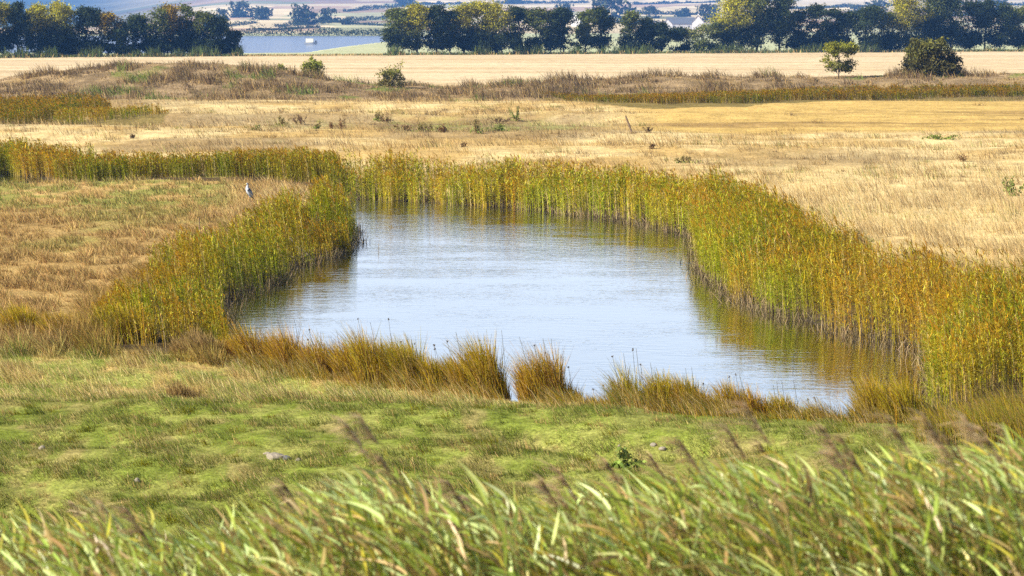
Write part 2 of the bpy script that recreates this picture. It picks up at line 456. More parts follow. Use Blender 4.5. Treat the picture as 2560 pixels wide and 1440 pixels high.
# left pasture
px, py, x, y = scatter(230000, -300, 900, 436, 925)
k = (py < near_edge(px) + 8) & no_reeds(px, py) & ~inpoly(px, py, R_LEFT) & ~inpoly(px, py + 5, R_DITCH) & (px < np.interp(py, [462, 560, 600, 700, 925], [880, 880, 760, 560, 560]))
px, py, x, y = px[k], py[k], x[k], y[k]; n = len(x)
n3 = fbm(x / .45, y / .9, 93, 3); n5 = fbm(x / 4, y / 5, 94, 3)
straw = np.exp(-(((px - 715) / 130) ** 2 + ((py - 522) / 50) ** 2))
back = inpoly(px, py - 15, R_LEFT) | inpoly(px + 40, py, R_LEFT) | inpoly(px + 80, py + 5, R_LEFT)
edge = np.exp(-((py - 872) / 26) ** 2) * (px < 300)
hh = .05 + .26 * ss(.38, .72, n3) + .45 * straw + .4 * back * n5 + .5 * edge * n3
HX, HY = ground_xy(622, 509, .4); hd = np.exp(-(((x - HX) / .7) ** 2 + ((y - HY + 1.6) / 2.4) ** 2)); straw = straw * (1 - .8 * hd); hh *= 1 - .8 * hd
hh *= RNG.uniform(.5, 1.3, n)
col = land_colour(x, y)
r = RNG.random(n)
col = np.where((r < .25)[:, None], mix(BROWN * .85, STRAW * 1.1, RNG.random(n)), col)
col = mix(col, mix(STRAW, PALE, RNG.random(n)), np.clip(straw * .9, 0, 1)); col = mix(col, mix(GOLD * .8, BROWN, n3), back * .6)
wpx = .6 * (y / 2400)
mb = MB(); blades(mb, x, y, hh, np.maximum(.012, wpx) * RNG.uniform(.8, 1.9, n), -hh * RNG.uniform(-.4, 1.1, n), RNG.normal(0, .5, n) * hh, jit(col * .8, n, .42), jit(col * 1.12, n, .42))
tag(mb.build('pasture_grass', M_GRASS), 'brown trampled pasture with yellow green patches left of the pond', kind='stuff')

# dry meadow
px, py, x, y = scatter(330000, -260, 2820, 246, 860)
lim = np.interp(px, [-300, 0, 860, 1000, 1650, 1790, 1960, 2050, 2200, 2560, 2900], [345, 350, 470, 488, 512, 548, 610, 680, 768, 842, 900])
k = (py < lim) & no_reeds(px, py) & ~inpoly(px, py, R_DITCH) & ~inpoly(px, py, R_UPR)
k &= RNG.random(len(px)) < np.interp(py, [240, 330, 450, 860], [1, .85, .8, .9])
px, py, x, y = px[k], py[k], x[k], y[k]; n = len(x)
n3 = fbm(x / 1.4, y / 1.8, 95, 3); n5 = fbm(x / 6, y / 6, 96, 3)
mown = ss(1450, 1700, px) * ss(255, 265, py) * (1 - ss(325, 340, py))
tall = ss(1600, 1850, px) * ss(400, 450, py)
hh = (.06 + .46 * ss(.36, .75, n3)) * (1 - .75 * mown) + .22 * tall * n5
hh *= RNG.uniform(.45, 1.3, n)
col = land_colour(x, y); r = RNG.random(n)
col = mix(col, mix(STRAW, PALE, RNG.random(n)), (r < .4) * .7)
brownp = ss(.56, .72, n3) * (1 - mown) * .55
col = mix(col, WEED, (RNG.random(n) < brownp) * .85)
grn = (RNG.random(n) < .25 * ss(.6, .72, fbm(x / 5, y / 4, 97, 3)))
col[grn] = A(.25, .27, .07)
nb = np.clip(1 - np.abs(py - lim[k]) / 60, 0, 1) * (px > 1900) * n3
col = mix(col, BROWN * 1.05, (RNG.random(n) < nb) * .8); hh *= 1 + nb * .5
mb = MB()
nt_ = 1100; tpx = RNG.uniform(-250, 2800, nt_); tpy = 268 + 260 * RNG.random(nt_) ** 1.5
tx, ty = ground_xy(tpx, tpy, .5); kk = (tpy < np.interp(tpx, [-300, 0, 860, 1000, 1650, 1790, 1960, 2050, 2200, 2560, 2900], [345, 350, 470, 488, 512, 548, 610, 680, 768, 842, 900]) - 8) & no_reeds(tpx, tpy) & ~inpoly(tpx, tpy, R_DITCH) & ~inpoly(tpx, tpy, R_UPR) & (fbm(tx / 14, ty / 9, 103, 3) > .44) & (RNG.random(nt_) > .85 * ss(1450, 1700, tpx) * (1 - ss(325, 340, tpy)))
tx, ty = tx[kk], ty[kk]; nt_ = len(tx); sz = RNG.uniform(.12, .42, nt_); ii = np.repeat(np.arange(nt_), 34); nn_ = len(ii)
bx_ = tx[ii] + RNG.normal(0, 1, nn_) * sz[ii] * .9; by_ = ty[ii] + RNG.normal(0, 1, nn_) * sz[ii] * .5
cc_ = np.where((RNG.random(nt_) < .22)[:, None], A(.24, .24, .06), np.where((RNG.random(nt_) < .5)[:, None], WEED, BROWN * 1.15))[ii]
h_ = sz[ii] * RNG.uniform(.4, 1.5, nn_); blades(mb, bx_, by_, h_, np.maximum(.012, .5 * by_ / 2400), RNG.normal(-.2, .5, nn_) * h_, RNG.normal(0, .4, nn_) * h_, jit(cc_ * .9, nn_, .3), jit(cc_ * 1.1, nn_, .3))
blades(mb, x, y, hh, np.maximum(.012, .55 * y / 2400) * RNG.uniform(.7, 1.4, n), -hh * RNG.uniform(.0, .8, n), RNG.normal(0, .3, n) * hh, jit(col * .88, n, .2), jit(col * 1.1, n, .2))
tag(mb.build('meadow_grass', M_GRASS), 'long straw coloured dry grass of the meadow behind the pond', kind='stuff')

# weeds on the old bank
n = 150000
y = RNG.uniform(218, 268, n); x = RNG.uniform(-.24, .24, n) * (y + 12)
n3 = fbm(x / 2.2, y / 3, 98, 3); n5 = fbm(x / 9, y / 6, 99, 3)
cl = ss(.42, .72, n3)
hh = (.1 + 1.0 * cl * ss(.28, .6, n5)) * RNG.uniform(.4, 1.35, n)
col = mix(WEED * 1.35, WEED * .75, cl); r = RNG.random(n)
col = mix(col, STRAW * .85, (r < .26 + .4 * ss(.55, .7, n5) * (1 - cl)) * .8)
g = (RNG.random(n) < .8 * ss(.64, .74, fbm(x / 4, y / 6, 66, 3))); col[g] = A(.17, .22, .045)
front = ss(232, 222, y); k = RNG.random(n) > front * .55
x, y, hh, col = x[k], y[k], hh[k], col[k]; n = len(x)
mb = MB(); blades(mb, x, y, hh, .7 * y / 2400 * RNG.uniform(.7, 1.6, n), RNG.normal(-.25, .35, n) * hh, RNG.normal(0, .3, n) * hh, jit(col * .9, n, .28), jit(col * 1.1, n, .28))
tag(mb.build('bank_weeds', M_GRASS), 'grey brown dead weeds covering the low bank before the pale field', kind='stuff')

# rough growth along the foot of the tree rows
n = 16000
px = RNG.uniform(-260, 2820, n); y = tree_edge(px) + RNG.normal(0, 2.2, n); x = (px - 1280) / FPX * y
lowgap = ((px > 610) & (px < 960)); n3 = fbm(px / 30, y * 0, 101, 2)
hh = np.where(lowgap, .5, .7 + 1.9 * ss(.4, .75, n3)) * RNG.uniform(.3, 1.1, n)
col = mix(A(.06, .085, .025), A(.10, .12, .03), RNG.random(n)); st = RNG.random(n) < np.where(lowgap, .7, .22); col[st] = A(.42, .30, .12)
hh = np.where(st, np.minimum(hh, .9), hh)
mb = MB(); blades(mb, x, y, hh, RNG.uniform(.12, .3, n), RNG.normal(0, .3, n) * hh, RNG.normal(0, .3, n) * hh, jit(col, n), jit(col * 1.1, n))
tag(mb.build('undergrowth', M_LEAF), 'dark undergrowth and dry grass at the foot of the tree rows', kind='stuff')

# ------------------------------------------------------------------ reed beds
def reed_bed(name, label, poly, dens, hgt, tone=.5, lean=-.12, seed=0, wide=1.0, nl=12, hf=None, mul=1.2, taper=None, rust=None):
    pw = np.array(W(poly, .1)); x0, y0 = pw.min(0); x1, y1 = pw.max(0)
    n = int((x1 - x0) * (y1 - y0) * dens)
    x = RNG.uniform(x0, x1, n); y = RNG.uniform(y0, y1, n)
    jx = (fbm(x / 1.1, y / 1.1, seed + 1, 3) - .5) * 1.0; jy = (fbm(x / 1.1, y / 1.1, seed + 2, 3) - .5) * 1.6
    k = inpoly(x + jx, y + jy, [tuple(p) for p in pw]); x, y = x[k], y[k]
    cl = fbm(x / .95, y / 1.4, seed + 3, 3)
    k = RNG.random(len(x)) < .26 + .85 * ss(.34, .54, cl); x, y = x[k], y[k]; n = len(x)
    patch = fbm(x / 1.7, y / 2.4, seed + 4, 3); fine = fbm(x / .6, y / .8, seed + 5, 2)
    bump = .5 * fbm(x / 1.0, y / 1.3, seed + 6, 3) + .5 * fbm(x / 2.6, y / 3, seed + 8, 2)
    h = hgt * (.58 + .7 * bump) * RNG.uniform(.66, 1.08, n)
    if hf is not None: px, py = plan(x, y, .1); h *= hf(px, py)
    z = np.maximum(height(x, y), -.12)
    dw = sdist(x, y, POND_W)
    if taper: h *= (1 - taper * ss(1.0, 4.0, dw)) * (.62 + .75 * ss(.34, .64, fbm(x / 1.9, y / 2.6, seed + 9, 2)))
    mpx = y / 2400
    w = np.maximum(.012, .45 * mpx) * wide
    t = np.clip(tone + (patch - .5) * 2.2 + (fine - .5) * .6 + RNG.normal(0, .16, n) + (ss(rust, rust + 2.5, dw) * .42 if rust else 0) - .1, 0, 1)
    green = mix(RGRN * .95, OLIVE * 1.05, RNG.random(n) ** 1.3); brown = mix(GOLD, RBRN, RNG.random(n))
    col = mix(green, brown, t)
    pal = RNG.random(n) < .1; col[pal] = mix(STRAW, PALE, RNG.random(pal.sum())) * .9
    col = jit(col * mul, n, .2)
    lx = lean * h * RNG.uniform(.2, 1.8, n); ly = RNG.normal(0, .06, n) * h
    P = np.stack([x, y, z], 1)
    mb = MB()
    a = RNG.normal(0, .6, n)
    wv = np.stack([np.cos(a) * w * .36, np.sin(a) * w * .36, 0 * a], 1)
    d = np.stack([lx * .5, ly, h], 1); c = np.stack([lx * .5, ly * 0, -h * .03], 1)
    base = mix(col, np.tile(BUFF, (n, 1)) * (.55 + .6 * RNG.random(n))[:, None], .6 * (RNG.random(n) < .45))
    ribbons(mb, P, d, c, wv, base, col, 3, [1, .95, .85, .4])
    for j in range(nl):
        f = RNG.uniform(.1, 1.0, n) ** .8; Pj = P + d * f[:, None] + c * (f ** 2)[:, None]
        an = RNG.uniform(0, 2 * pi, n); L = h * RNG.uniform(.09, .24, n)
        up = RNG.uniform(-.05, 1.1, n)
        dj = np.stack([(np.cos(an) * .6 + lean * 1.6) * L, np.sin(an) * .6 * L, up * L], 1)
        cj = np.stack([lean * 2 * L, 0 * L, -RNG.uniform(.1, .55, n) * L], 1)
        a2 = an + pi / 2
        wj = np.stack([np.cos(a2) * w * .75, np.sin(a2) * w * .75, .4 * w], 1)
        cc = jit(mix(col, mix(green, brown, np.clip(t + f * .9 - .5, 0, 1)), .6), n, .36)
        hl = RNG.random(n) < .16; cc[hl] = mix(A(.50, .43, .05), A(.46, .46, .06), RNG.random(hl.sum())) * mul  # painted highlights: some leaves at random coloured bright yellow
        ribbons(mb, Pj, dj, cj, wj, cc * .95, cc * 1.1, 2, [.9, .8, .1])
    # dead litter and stubs along the water line
    e_ = np.repeat(np.nonzero(np.abs(dw) < .55)[0], 4); m = len(e_)
    if m:
        lx_ = x[e_] + RNG.normal(0, .25, m); ly_ = y[e_] + RNG.normal(0, .2, m); lh = RNG.uniform(.08, .38, m)
        lc = np.where((RNG.random(m) < .45)[:, None], A(.05, .038, .022), np.tile(BUFF * .8, (m, 1)))
        la = RNG.uniform(0, pi, m); lw = np.maximum(.014, .55 * ly_ / 2400) * .5
        ribbons(mb, np.stack([lx_, ly_, np.full(m, -.03)], 1), np.stack([RNG.normal(0, .35, m) * lh, RNG.normal(0, .35, m) * lh, lh], 1), np.zeros((m, 3)),
                np.stack([np.cos(la) * lw, np.sin(la) * lw, 0 * la], 1), jit(lc * .7, m, .3), jit(lc, m, .3), 1, [1, .5])
    # seed heads
    k = RNG.random(n) < .3; m = int(k.sum())
    top = (P + d + c)[k]; L = h[k] * RNG.uniform(.08, .16, m)
    ribbons(mb, top - np.stack([0 * L, 0 * L, L * .3], 1), np.stack([lean * 2 * L, 0 * L, L], 1), np.stack([lean * L, 0 * L, -.3 * L], 1), np.stack([w[k] * 1.1, 0 * L, 0 * L], 1),
            jit(np.tile(RBRN * .8, (m, 1)), m), jit(np.tile(RBRN * 1.1, (m, 1)), m), 2, [.5, 1, .3])
    return tag(mb.build(name, M_REED), label, kind='stuff')

reed_bed('reed_bed', 'olive green reeds standing along the far bank of the pond', R_FAR, 60, 1.45, .32, -.06, 200, rust=2.0)
reed_bed('reed_bed', 'tall golden green reeds along the curved right bank of the pond', R_RIGHT, 66, 1.6, .36, -.10, 220, rust=2.0, mul=1.06)
reed_bed('reed_bed', 'shaded green and brown reeds on the left bank jutting into the pond', R_LEFT, 80, 1.2, .36, -.12, 240, taper=.68, rust=.8,
         hf=lambda px, py: np.interp(px, [250, 500, 800, 900], [.85, .95, 1.08, 1.14]))
reed_bed('reed_bed', 'green and rusty reeds lining the ditch behind the left pasture', R_DITCH, 80, 1.3, .36, -.1, 260, mul=1.0,
         hf=lambda px, py: np.interp(px, [-300, 0, 250, 450, 640, 740, 860], [1.2, 1.2, 1.02, .85, .88, 1.05, 1.0]))
reed_bed('reed_bed', 'dark olive reeds in the upper ditch beneath the weedy bank', R_UPL, 22, 1.15, .5, -.1, 280, 1.1, 7, mul=.6)
reed_bed('reed_bed', 'rusty brown strip of reeds crossing the meadow below the lone bush', R_UPR, 30, .85, .66, -.1, 300, 1.1, 7, mul=.62,
         hf=lambda px, py: np.interp(px, [1340, 1500, 1750, 2100, 2560], [.5, .7, .95, 1.15, .85]))
reed_bed('reed_bed', 'short olive sedge strip below the upper ditch reeds', R_UPL2, 34, .75, .4, -.1, 320, 1.1, 6, mul=1.0)

# ------------------------------------------------------------------ trees
def cards(mb, P, size, cols):
    n = len(P)
    a = RNG.normal(size=(n, 3)); a /= np.linalg.norm(a, axis=1)[:, None]
    b = np.cross(a, RNG.normal(size=(n, 3))); b /= np.linalg.norm(b, axis=1)[:, None] + 1e-9
    s = (size * RNG.uniform(.6, 1.4, n))[:, None] * .5
    V = np.stack([P - a * s, P + b * s * .62, P + a * s, P - b * s * .62], 1)
    F = np.arange(n * 4).reshape(n, 4)
    mb.add(V, F, np.repeat(cols, 4, 0))

def crown_points(h, w, start, n_cl, per, spread, shape=1.0):
    lobes = []
    for k in range(max(4, int(h / 1.5))):
        f = RNG.uniform(start + .1, .93)
        r = w * .5 * (1 - abs((f - .5 - .08) / .62) ** 2.2) * RNG.uniform(.35, .95)
        an = RNG.uniform(0, 2 * pi)
        lobes.append((cos(an) * (w * .5 - r * .6) * RNG.uniform(.1, .8), sin(an) * (w * .5 - r * .6) * RNG.uniform(.1, .8), f * h, max(r, .12 * w), max(r * RNG.uniform(.7, 1.3), .05 * h)))
    lobes.append((RNG.normal(0, .06) * w, 0, h * .9, w * .2, h * .1))
    lobes.append((RNG.normal(0, .1) * w, RNG.normal(0, .1) * w, h * (start + .16), w * .34, h * .12))
    out = []; cl = []
    for k in range(n_cl):
        lx, ly, lz, r, rz = lobes[RNG.integers(len(lobes))]
        v = RNG.normal(size=3); v /= np.linalg.norm(v); q = RNG.uniform(.45, 1.0) ** .6
        c = np.array([lx + v[0] * r * q, ly + v[1] * r * q, lz + v[2] * rz * q])
        c[2] = np.clip(c[2], h * start, h * 1.0)
        m = int(per * RNG.uniform(.5, 1.4))
        out.append(c + RNG.normal(size=(m, 3)) * spread * RNG.uniform(.5, 1.2) * np.array([1, 1, .7])); cl.append(np.full(m, k))
    return np.concatenate(out), np.concatenate(cl), lobes

def dome_points(h, w, n_cl, per, spread):
    out = []; cl = []
    for k in range(n_cl):
        v = RNG.normal(size=3); v /= np.linalg.norm(v)
        lump = .5 + .95 * float(fbm(np.array([v[0] * 1.7 + w]), np.array([v[1] * 1.7 + abs(v[2]) * 2]), 7, 2)[0])
        q = RNG.uniform(.25, 1) ** .45 * lump
        c = np.array([v[0] * w * .48 * q, v[1] * w * .4 * q, min(abs(v[2]) ** .9 * h * .86 * q + .04 * h, h * (.9 + .1 * RNG.random()))])
        m = int(per * RNG.uniform(.5, 1.4))
        out.append(c + RNG.normal(size=(m, 3)) * spread * RNG.uniform(.5, 1.3)); cl.append(np.full(m, k))
    return np.concatenate(out), np.concatenate(cl), [(v[0], v[1], h * .6) for v in RNG.normal(size=(5, 3)) * w * .15]

def tree(name, label, cat, loc, h, w, low, top, start=.14, tf=.55, n_cl=64, per=44, leaf=.36, group=None, trunk=True, kind=None, sunside=0.0, spread=None, dome=False):
    root = tag(empty(name, loc), label, cat, group, kind)
    P, cl, lobes = dome_points(h, w, n_cl, per, spread) if dome else crown_points(h, w, start, n_cl, per, spread or w * .085)
    P[:, 2] = np.maximum(P[:, 2], .05)
    cj = RNG.normal(0, .22, n_cl)[cl]; f = P[:, 2] / h + RNG.normal(0, .07, n_cl)[cl] + sunside * (-P[:, 0] / w)
    col = mix(low, top, ss(tf - .16, tf + .2, f)) * (1 + cj)[:, None].clip(.45, 1.6)  # autumn yellow plus painted sunlight: lighter leaves at crown top and left side
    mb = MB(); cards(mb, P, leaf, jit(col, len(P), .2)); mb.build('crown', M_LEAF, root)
    if trunk:
        mb = MB(); bk = A(.055, .045, .035)
        r0 = max(.05, h * .016)
        pts = [(0, 0, -.15), (RNG.normal(0, .02) * h, 0, h * .25), (RNG.normal(0, .03) * h, 0, h * .55), (RNG.normal(0, .03) * h, 0, h * .85)]
        tube(mb, pts, [r0 * 1.25, r0, r0 * .6, r0 * .15], bk)
        for lb in lobes[:5]:
            z0 = max(.12, min(lb[2] / h - .18, .6)) * h
            tube(mb, [(0, 0, z0), (lb[0] * .55, lb[1] * .55, (z0 + lb[2]) * .5), (lb[0], lb[1], lb[2])], [r0 * .5, r0 * .35, r0 * .1], bk, 5)
        mb.build('trunk', M_BARK, root, True)
    return root

ORD = ['first', 'second', 'third', 'fourth', 'fifth', 'sixth', 'seventh', 'eighth', 'ninth', 'tenth', 'eleventh', 'twelfth', 'thirteenth', 'fourteenth', 'fifteenth', 'sixteenth', 'seventeenth', 'eighteenth', 'nineteenth', 'twentieth']
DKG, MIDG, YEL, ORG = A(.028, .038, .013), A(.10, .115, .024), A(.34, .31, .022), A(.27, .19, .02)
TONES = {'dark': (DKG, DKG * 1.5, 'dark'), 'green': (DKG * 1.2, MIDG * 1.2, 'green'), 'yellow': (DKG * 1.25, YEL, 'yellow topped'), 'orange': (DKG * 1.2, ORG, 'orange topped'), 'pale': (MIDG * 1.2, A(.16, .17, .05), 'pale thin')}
ROWS = [
 ('of the row beside the blue channel, counted from the channel', 'trees in the row beside the channel',
  [(588, 82, 42, 'dark'), (548, 42, 66, 'dark'), (503, 34, 56, 'green'), (466, 16, 60, 'green'), (432, 18, 58, 'orange'), (396, 22, 66, 'green'), (346, 44, 58, 'dark'), (314, 60, 48, 'dark'), (274, 34, 52, 'orange'), (222, 24, 66, 'dark'), (176, 18, 66, 'yellow'), (140, 6, 74, 'yellow'), (100, 14, 62, 'yellow'), (54, 6, 50, 'dark'), (14, 8, 62, 'yellow'), (-40, 10, 70, 'green'), (-110, 15, 75, 'dark')]),
 ('of the middle tree row, counted from the channel', 'trees in the middle row',
  [(995, 24, 58, 'green'), (1044, 18, 66, 'yellow'), (1092, 18, 56, 'dark'), (1126, 30, 48, 'dark'), (1160, 12, 56, 'yellow'), (1198, 6, 60, 'yellow'), (1240, 10, 80, 'yellow'), (1300, 24, 56, 'dark'), (1340, 26, 52, 'green'), (1376, 28, 46, 'dark'), (1410, 27, 48, 'dark'), (1462, 28, 42, 'green'), (1504, 22, 54, 'dark'), (1576, 32, 48, 'green'), (1618, 44, 54, 'dark'), (1652, 58, 38, 'dark'), (1690, 74, 50, 'dark'), (1714, 76, 34, 'pale')]),
 ('of the row behind the lone bush, counted from its pale end', 'trees in the row behind the lone bush',
  [(1752, 64, 48, 'pale'), (1788, 62, 44, 'green'), (1832, -8, 84, 'yellow'), (1888, -12, 80, 'green'), (1945, -6, 74, 'dark'), (1998, 28, 58, 'dark'), (2040, 18, 62, 'dark'), (2080, 24, 56, 'dark'), (2112, 32, 48, 'dark'), (2160, 24, 66, 'dark'), (2214, 34, 56, 'green'), (2262, -8, 84, 'yellow'), (2318, -12, 76, 'green'), (2372, -6, 76, 'dark'), (2420, 8, 58, 'dark'), (2456, 0, 56, 'dark'), (2496, 14, 58, 'dark'), (2540, 26, 64, 'green'), (2600, 20, 80, 'dark'), (2670, 18, 80, 'dark')]),
]
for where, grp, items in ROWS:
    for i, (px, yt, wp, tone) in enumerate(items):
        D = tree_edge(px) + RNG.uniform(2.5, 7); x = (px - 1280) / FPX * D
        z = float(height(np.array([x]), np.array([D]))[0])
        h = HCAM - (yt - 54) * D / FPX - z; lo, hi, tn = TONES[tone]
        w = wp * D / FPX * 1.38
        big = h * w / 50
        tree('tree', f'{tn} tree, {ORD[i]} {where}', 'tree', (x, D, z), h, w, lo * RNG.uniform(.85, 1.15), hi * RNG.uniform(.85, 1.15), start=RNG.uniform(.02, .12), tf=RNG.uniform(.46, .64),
             n_cl=int(125 * big ** .8) + 30, per=46 if tone != 'pale' else 26, leaf=.40, group=grp, sunside=.18)

def on_land(px, py):
    return gp(px, py)

# lone tree, bush and shrubs on the old bank
def bank_thing(px, ybase, ytop, wp, D, **kw):
    x = (px - 1280) / FPX * D; z = float(height(np.array([x]), np.array([D]))[0])
    zt = HCAM - (ytop - 54) * D / FPX
    return dict(loc=(x, D, z - .05), h=zt - z, w=wp * D / FPX, **kw)
k = bank_thing(2092, 183, 110, 104, 248)
tree('lone_tree', 'small lone tree with yellow green crown standing before the pale field', 'tree', low=A(.12, .12, .03), top=A(.24, .24, .035), start=.27, tf=.5, n_cl=130, per=44, leaf=.2, sunside=.7, spread=.22, **k)
k = bank_thing(2316, 188, 100, 160, 248)
tree('lone_bush', 'big rounded dark olive bush standing alone before the pale field', 'bush', low=A(.085, .075, .022), top=A(.15, .145, .035), start=.0, dome=True, sunside=.25, tf=.7, n_cl=330, per=60, leaf=.26, spread=.27, **k)
k = bank_thing(786, 180, 138, 56, 252)
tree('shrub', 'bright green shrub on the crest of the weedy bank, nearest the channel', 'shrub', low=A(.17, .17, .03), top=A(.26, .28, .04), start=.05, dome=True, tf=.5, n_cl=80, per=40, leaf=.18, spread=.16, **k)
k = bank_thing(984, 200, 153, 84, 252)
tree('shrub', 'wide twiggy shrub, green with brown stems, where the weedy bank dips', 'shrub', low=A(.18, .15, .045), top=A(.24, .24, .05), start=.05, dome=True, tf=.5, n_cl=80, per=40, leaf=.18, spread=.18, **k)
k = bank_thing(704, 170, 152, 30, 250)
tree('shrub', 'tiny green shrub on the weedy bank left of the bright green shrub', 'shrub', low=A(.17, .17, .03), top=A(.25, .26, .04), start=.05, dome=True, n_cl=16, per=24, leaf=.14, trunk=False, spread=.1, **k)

# ------------------------------------------------------------------ far side of the channel
FT = [(760, 18, 62, 74, 'round blue hazy tree alone on the far hillside above the channel'),
      (600, 8, 44, 74, 'dense hazy tree clump at the crest where the far hill meets the sky'),
      (655, 22, 50, 62, 'hazy tree on the far hill just right of the crest clump'),
      (560, 26, 52, 44, 'small hazy tree on the falling far crest beside the clump'),
      (520, 40, 66, 60, 'low hazy tree rising behind the end of the channel row'),
      (820, 26, 56, 66, 'spreading hazy tree right of the round one on the far hillside'),
      (352, 54, 74, 46, 'low hazy tree seen through the gap of the channel row'),
      (300, 58, 76, 30, 'tiny hazy tree far off beside the orange topped tree'),
      (1408, 12, 46, 58, 'blue hazy tree behind the end of the middle row'),
      (1530, -6, 56, 120, 'tall pale hazy tree rising far behind the gap in the middle row'),
      (1630, 20, 46, 46, 'hazy tree among the far fields above the low barn'),
      (1712, 24, 42, 52, 'hazy dark tree above the roofs of the far farm'),
      (1772, 17, 56, 66, 'bushy blue tree beside the far farmhouse'),
      (2190, 6, 48, 84, 'broad hazy tree far behind the dip in the right row'),
      (2146, 14, 44, 56, 'hazy tree left of the broad one behind the right row'),
      (2480, 4, 32, 80, 'hazy blue tree on the far hillside above the right row'),
      (2352, 8, 50, 40, 'hazy tree half hidden by the tall trees of the right row'),
      (1010, 0, 14, 60, 'distant hazy tree on the upper hillside above the middle row'),
      (1290, -2, 10, 60, 'distant hazy tree on the upper hillside over the middle row end'),
      (870, 44, 62, 34, 'small hazy tree in a hedge on the far hillside')]
for px, yt, yb, wp, lab in FT:
    x, y, z = gp(px, yb); k = y / FPX
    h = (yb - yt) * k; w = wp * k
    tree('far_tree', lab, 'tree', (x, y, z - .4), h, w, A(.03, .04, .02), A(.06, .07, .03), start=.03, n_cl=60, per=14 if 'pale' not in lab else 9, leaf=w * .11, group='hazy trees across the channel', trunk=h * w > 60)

HG = [((590, 87), (985, 87), 17, 'thick dark hedge along the far shore of the channel'), ((690, 68), (985, 46), 10, 'hedge slanting up between two pale far fields'),
      ((640, 77), (800, 70), 7, 'short hedge low on the far hillside above the shore hedge'), ((860, 30), (1070, 12), 8, 'long hedge high on the far hillside above the middle row'),
      ((1000, 10), (1220, 12), 6, 'thin hedge near the picture top above the yellow trees'), ((1240, 10), (1470, 8), 7, 'hazy hedge crossing the top of the far hillside'),
      ((1440, 56), (1690, 62), 12, 'dark hedge running to the far farm'), ((1590, 36), (1810, 38), 8, 'hedge above the roofs of the far farm'),
      ((1950, 24), (2250, 14), 7, 'hedge seen above the dip in the right row'), ((2380, 10), (2620, 16), 9, 'hazy hedge on the hill over the right row end'),
      ((2340, 42), (2620, 32), 10, 'low hedge just above the crowns at the right edge'), ((530, 72), (640, 58), 9, 'hedge climbing the end of the far hill'),
      ((300, 74), (540, 70), 7, 'low hazy hedge behind the channel row'), ((870, 60), (985, 66), 7, 'hedge joining the middle row on the far hillside'),
      ((1000, 40), (1330, 34), 6, 'hedge half hidden behind the middle row crowns'), ((1580, 12), (1800, 6), 6, 'upper hedge on the hillside right of the tall pale tree')]
for (p0, p1, hp, lab) in HG:
    mb = MB(); n = 46; pts = [gp(p0[0] + (p1[0] - p0[0]) * t, p0[1] + (p1[1] - p0[1]) * t) for t in np.linspace(0, 1, n)]
    pts = np.array(pts); k = pts[:, 1] / FPX
    nn = int(abs(p1[0] - p0[0]) * 7); f = RNG.uniform(0, n - 1.001, nn); i = f.astype(int); fr = (f - i)[:, None]
    P = pts[i] * (1 - fr) + pts[i + 1] * fr; kk = P[:, 1] / FPX
    env = .25 + 1.0 * fbm(f * .55, f * 0, int(p0[0]), 3) ** 1.5 * 1.6
    u = RNG.random(nn) ** .8
    P[:, 2] += u * hp * kk * env - .3; P[:, 1] += RNG.normal(0, 4, nn); P[:, 0] += RNG.normal(0, 2, nn)
    o = P[0].copy(); P -= o
    cards(mb, P, 4.2 * kk, jit(np.tile(A(.035, .045, .02), (nn, 1)), nn, .3))
    ob = mb.build('hedge', M_LEAF); ob.location = o
    tag(ob, lab, 'hedge', 'field hedges across the channel')

def box(mb, x0, x1, y0, y1, z0, z1, col):
    v = [(x, y, z) for z in (z0, z1) for y in (y0, y1) for x in (x0, x1)]
    mb.add(v, [(0, 2, 3, 1), (4, 5, 7, 6), (0, 1, 5, 4), (1, 3, 7, 5), (3, 2, 6, 7), (2, 0, 4, 6)], np.array(col, float))

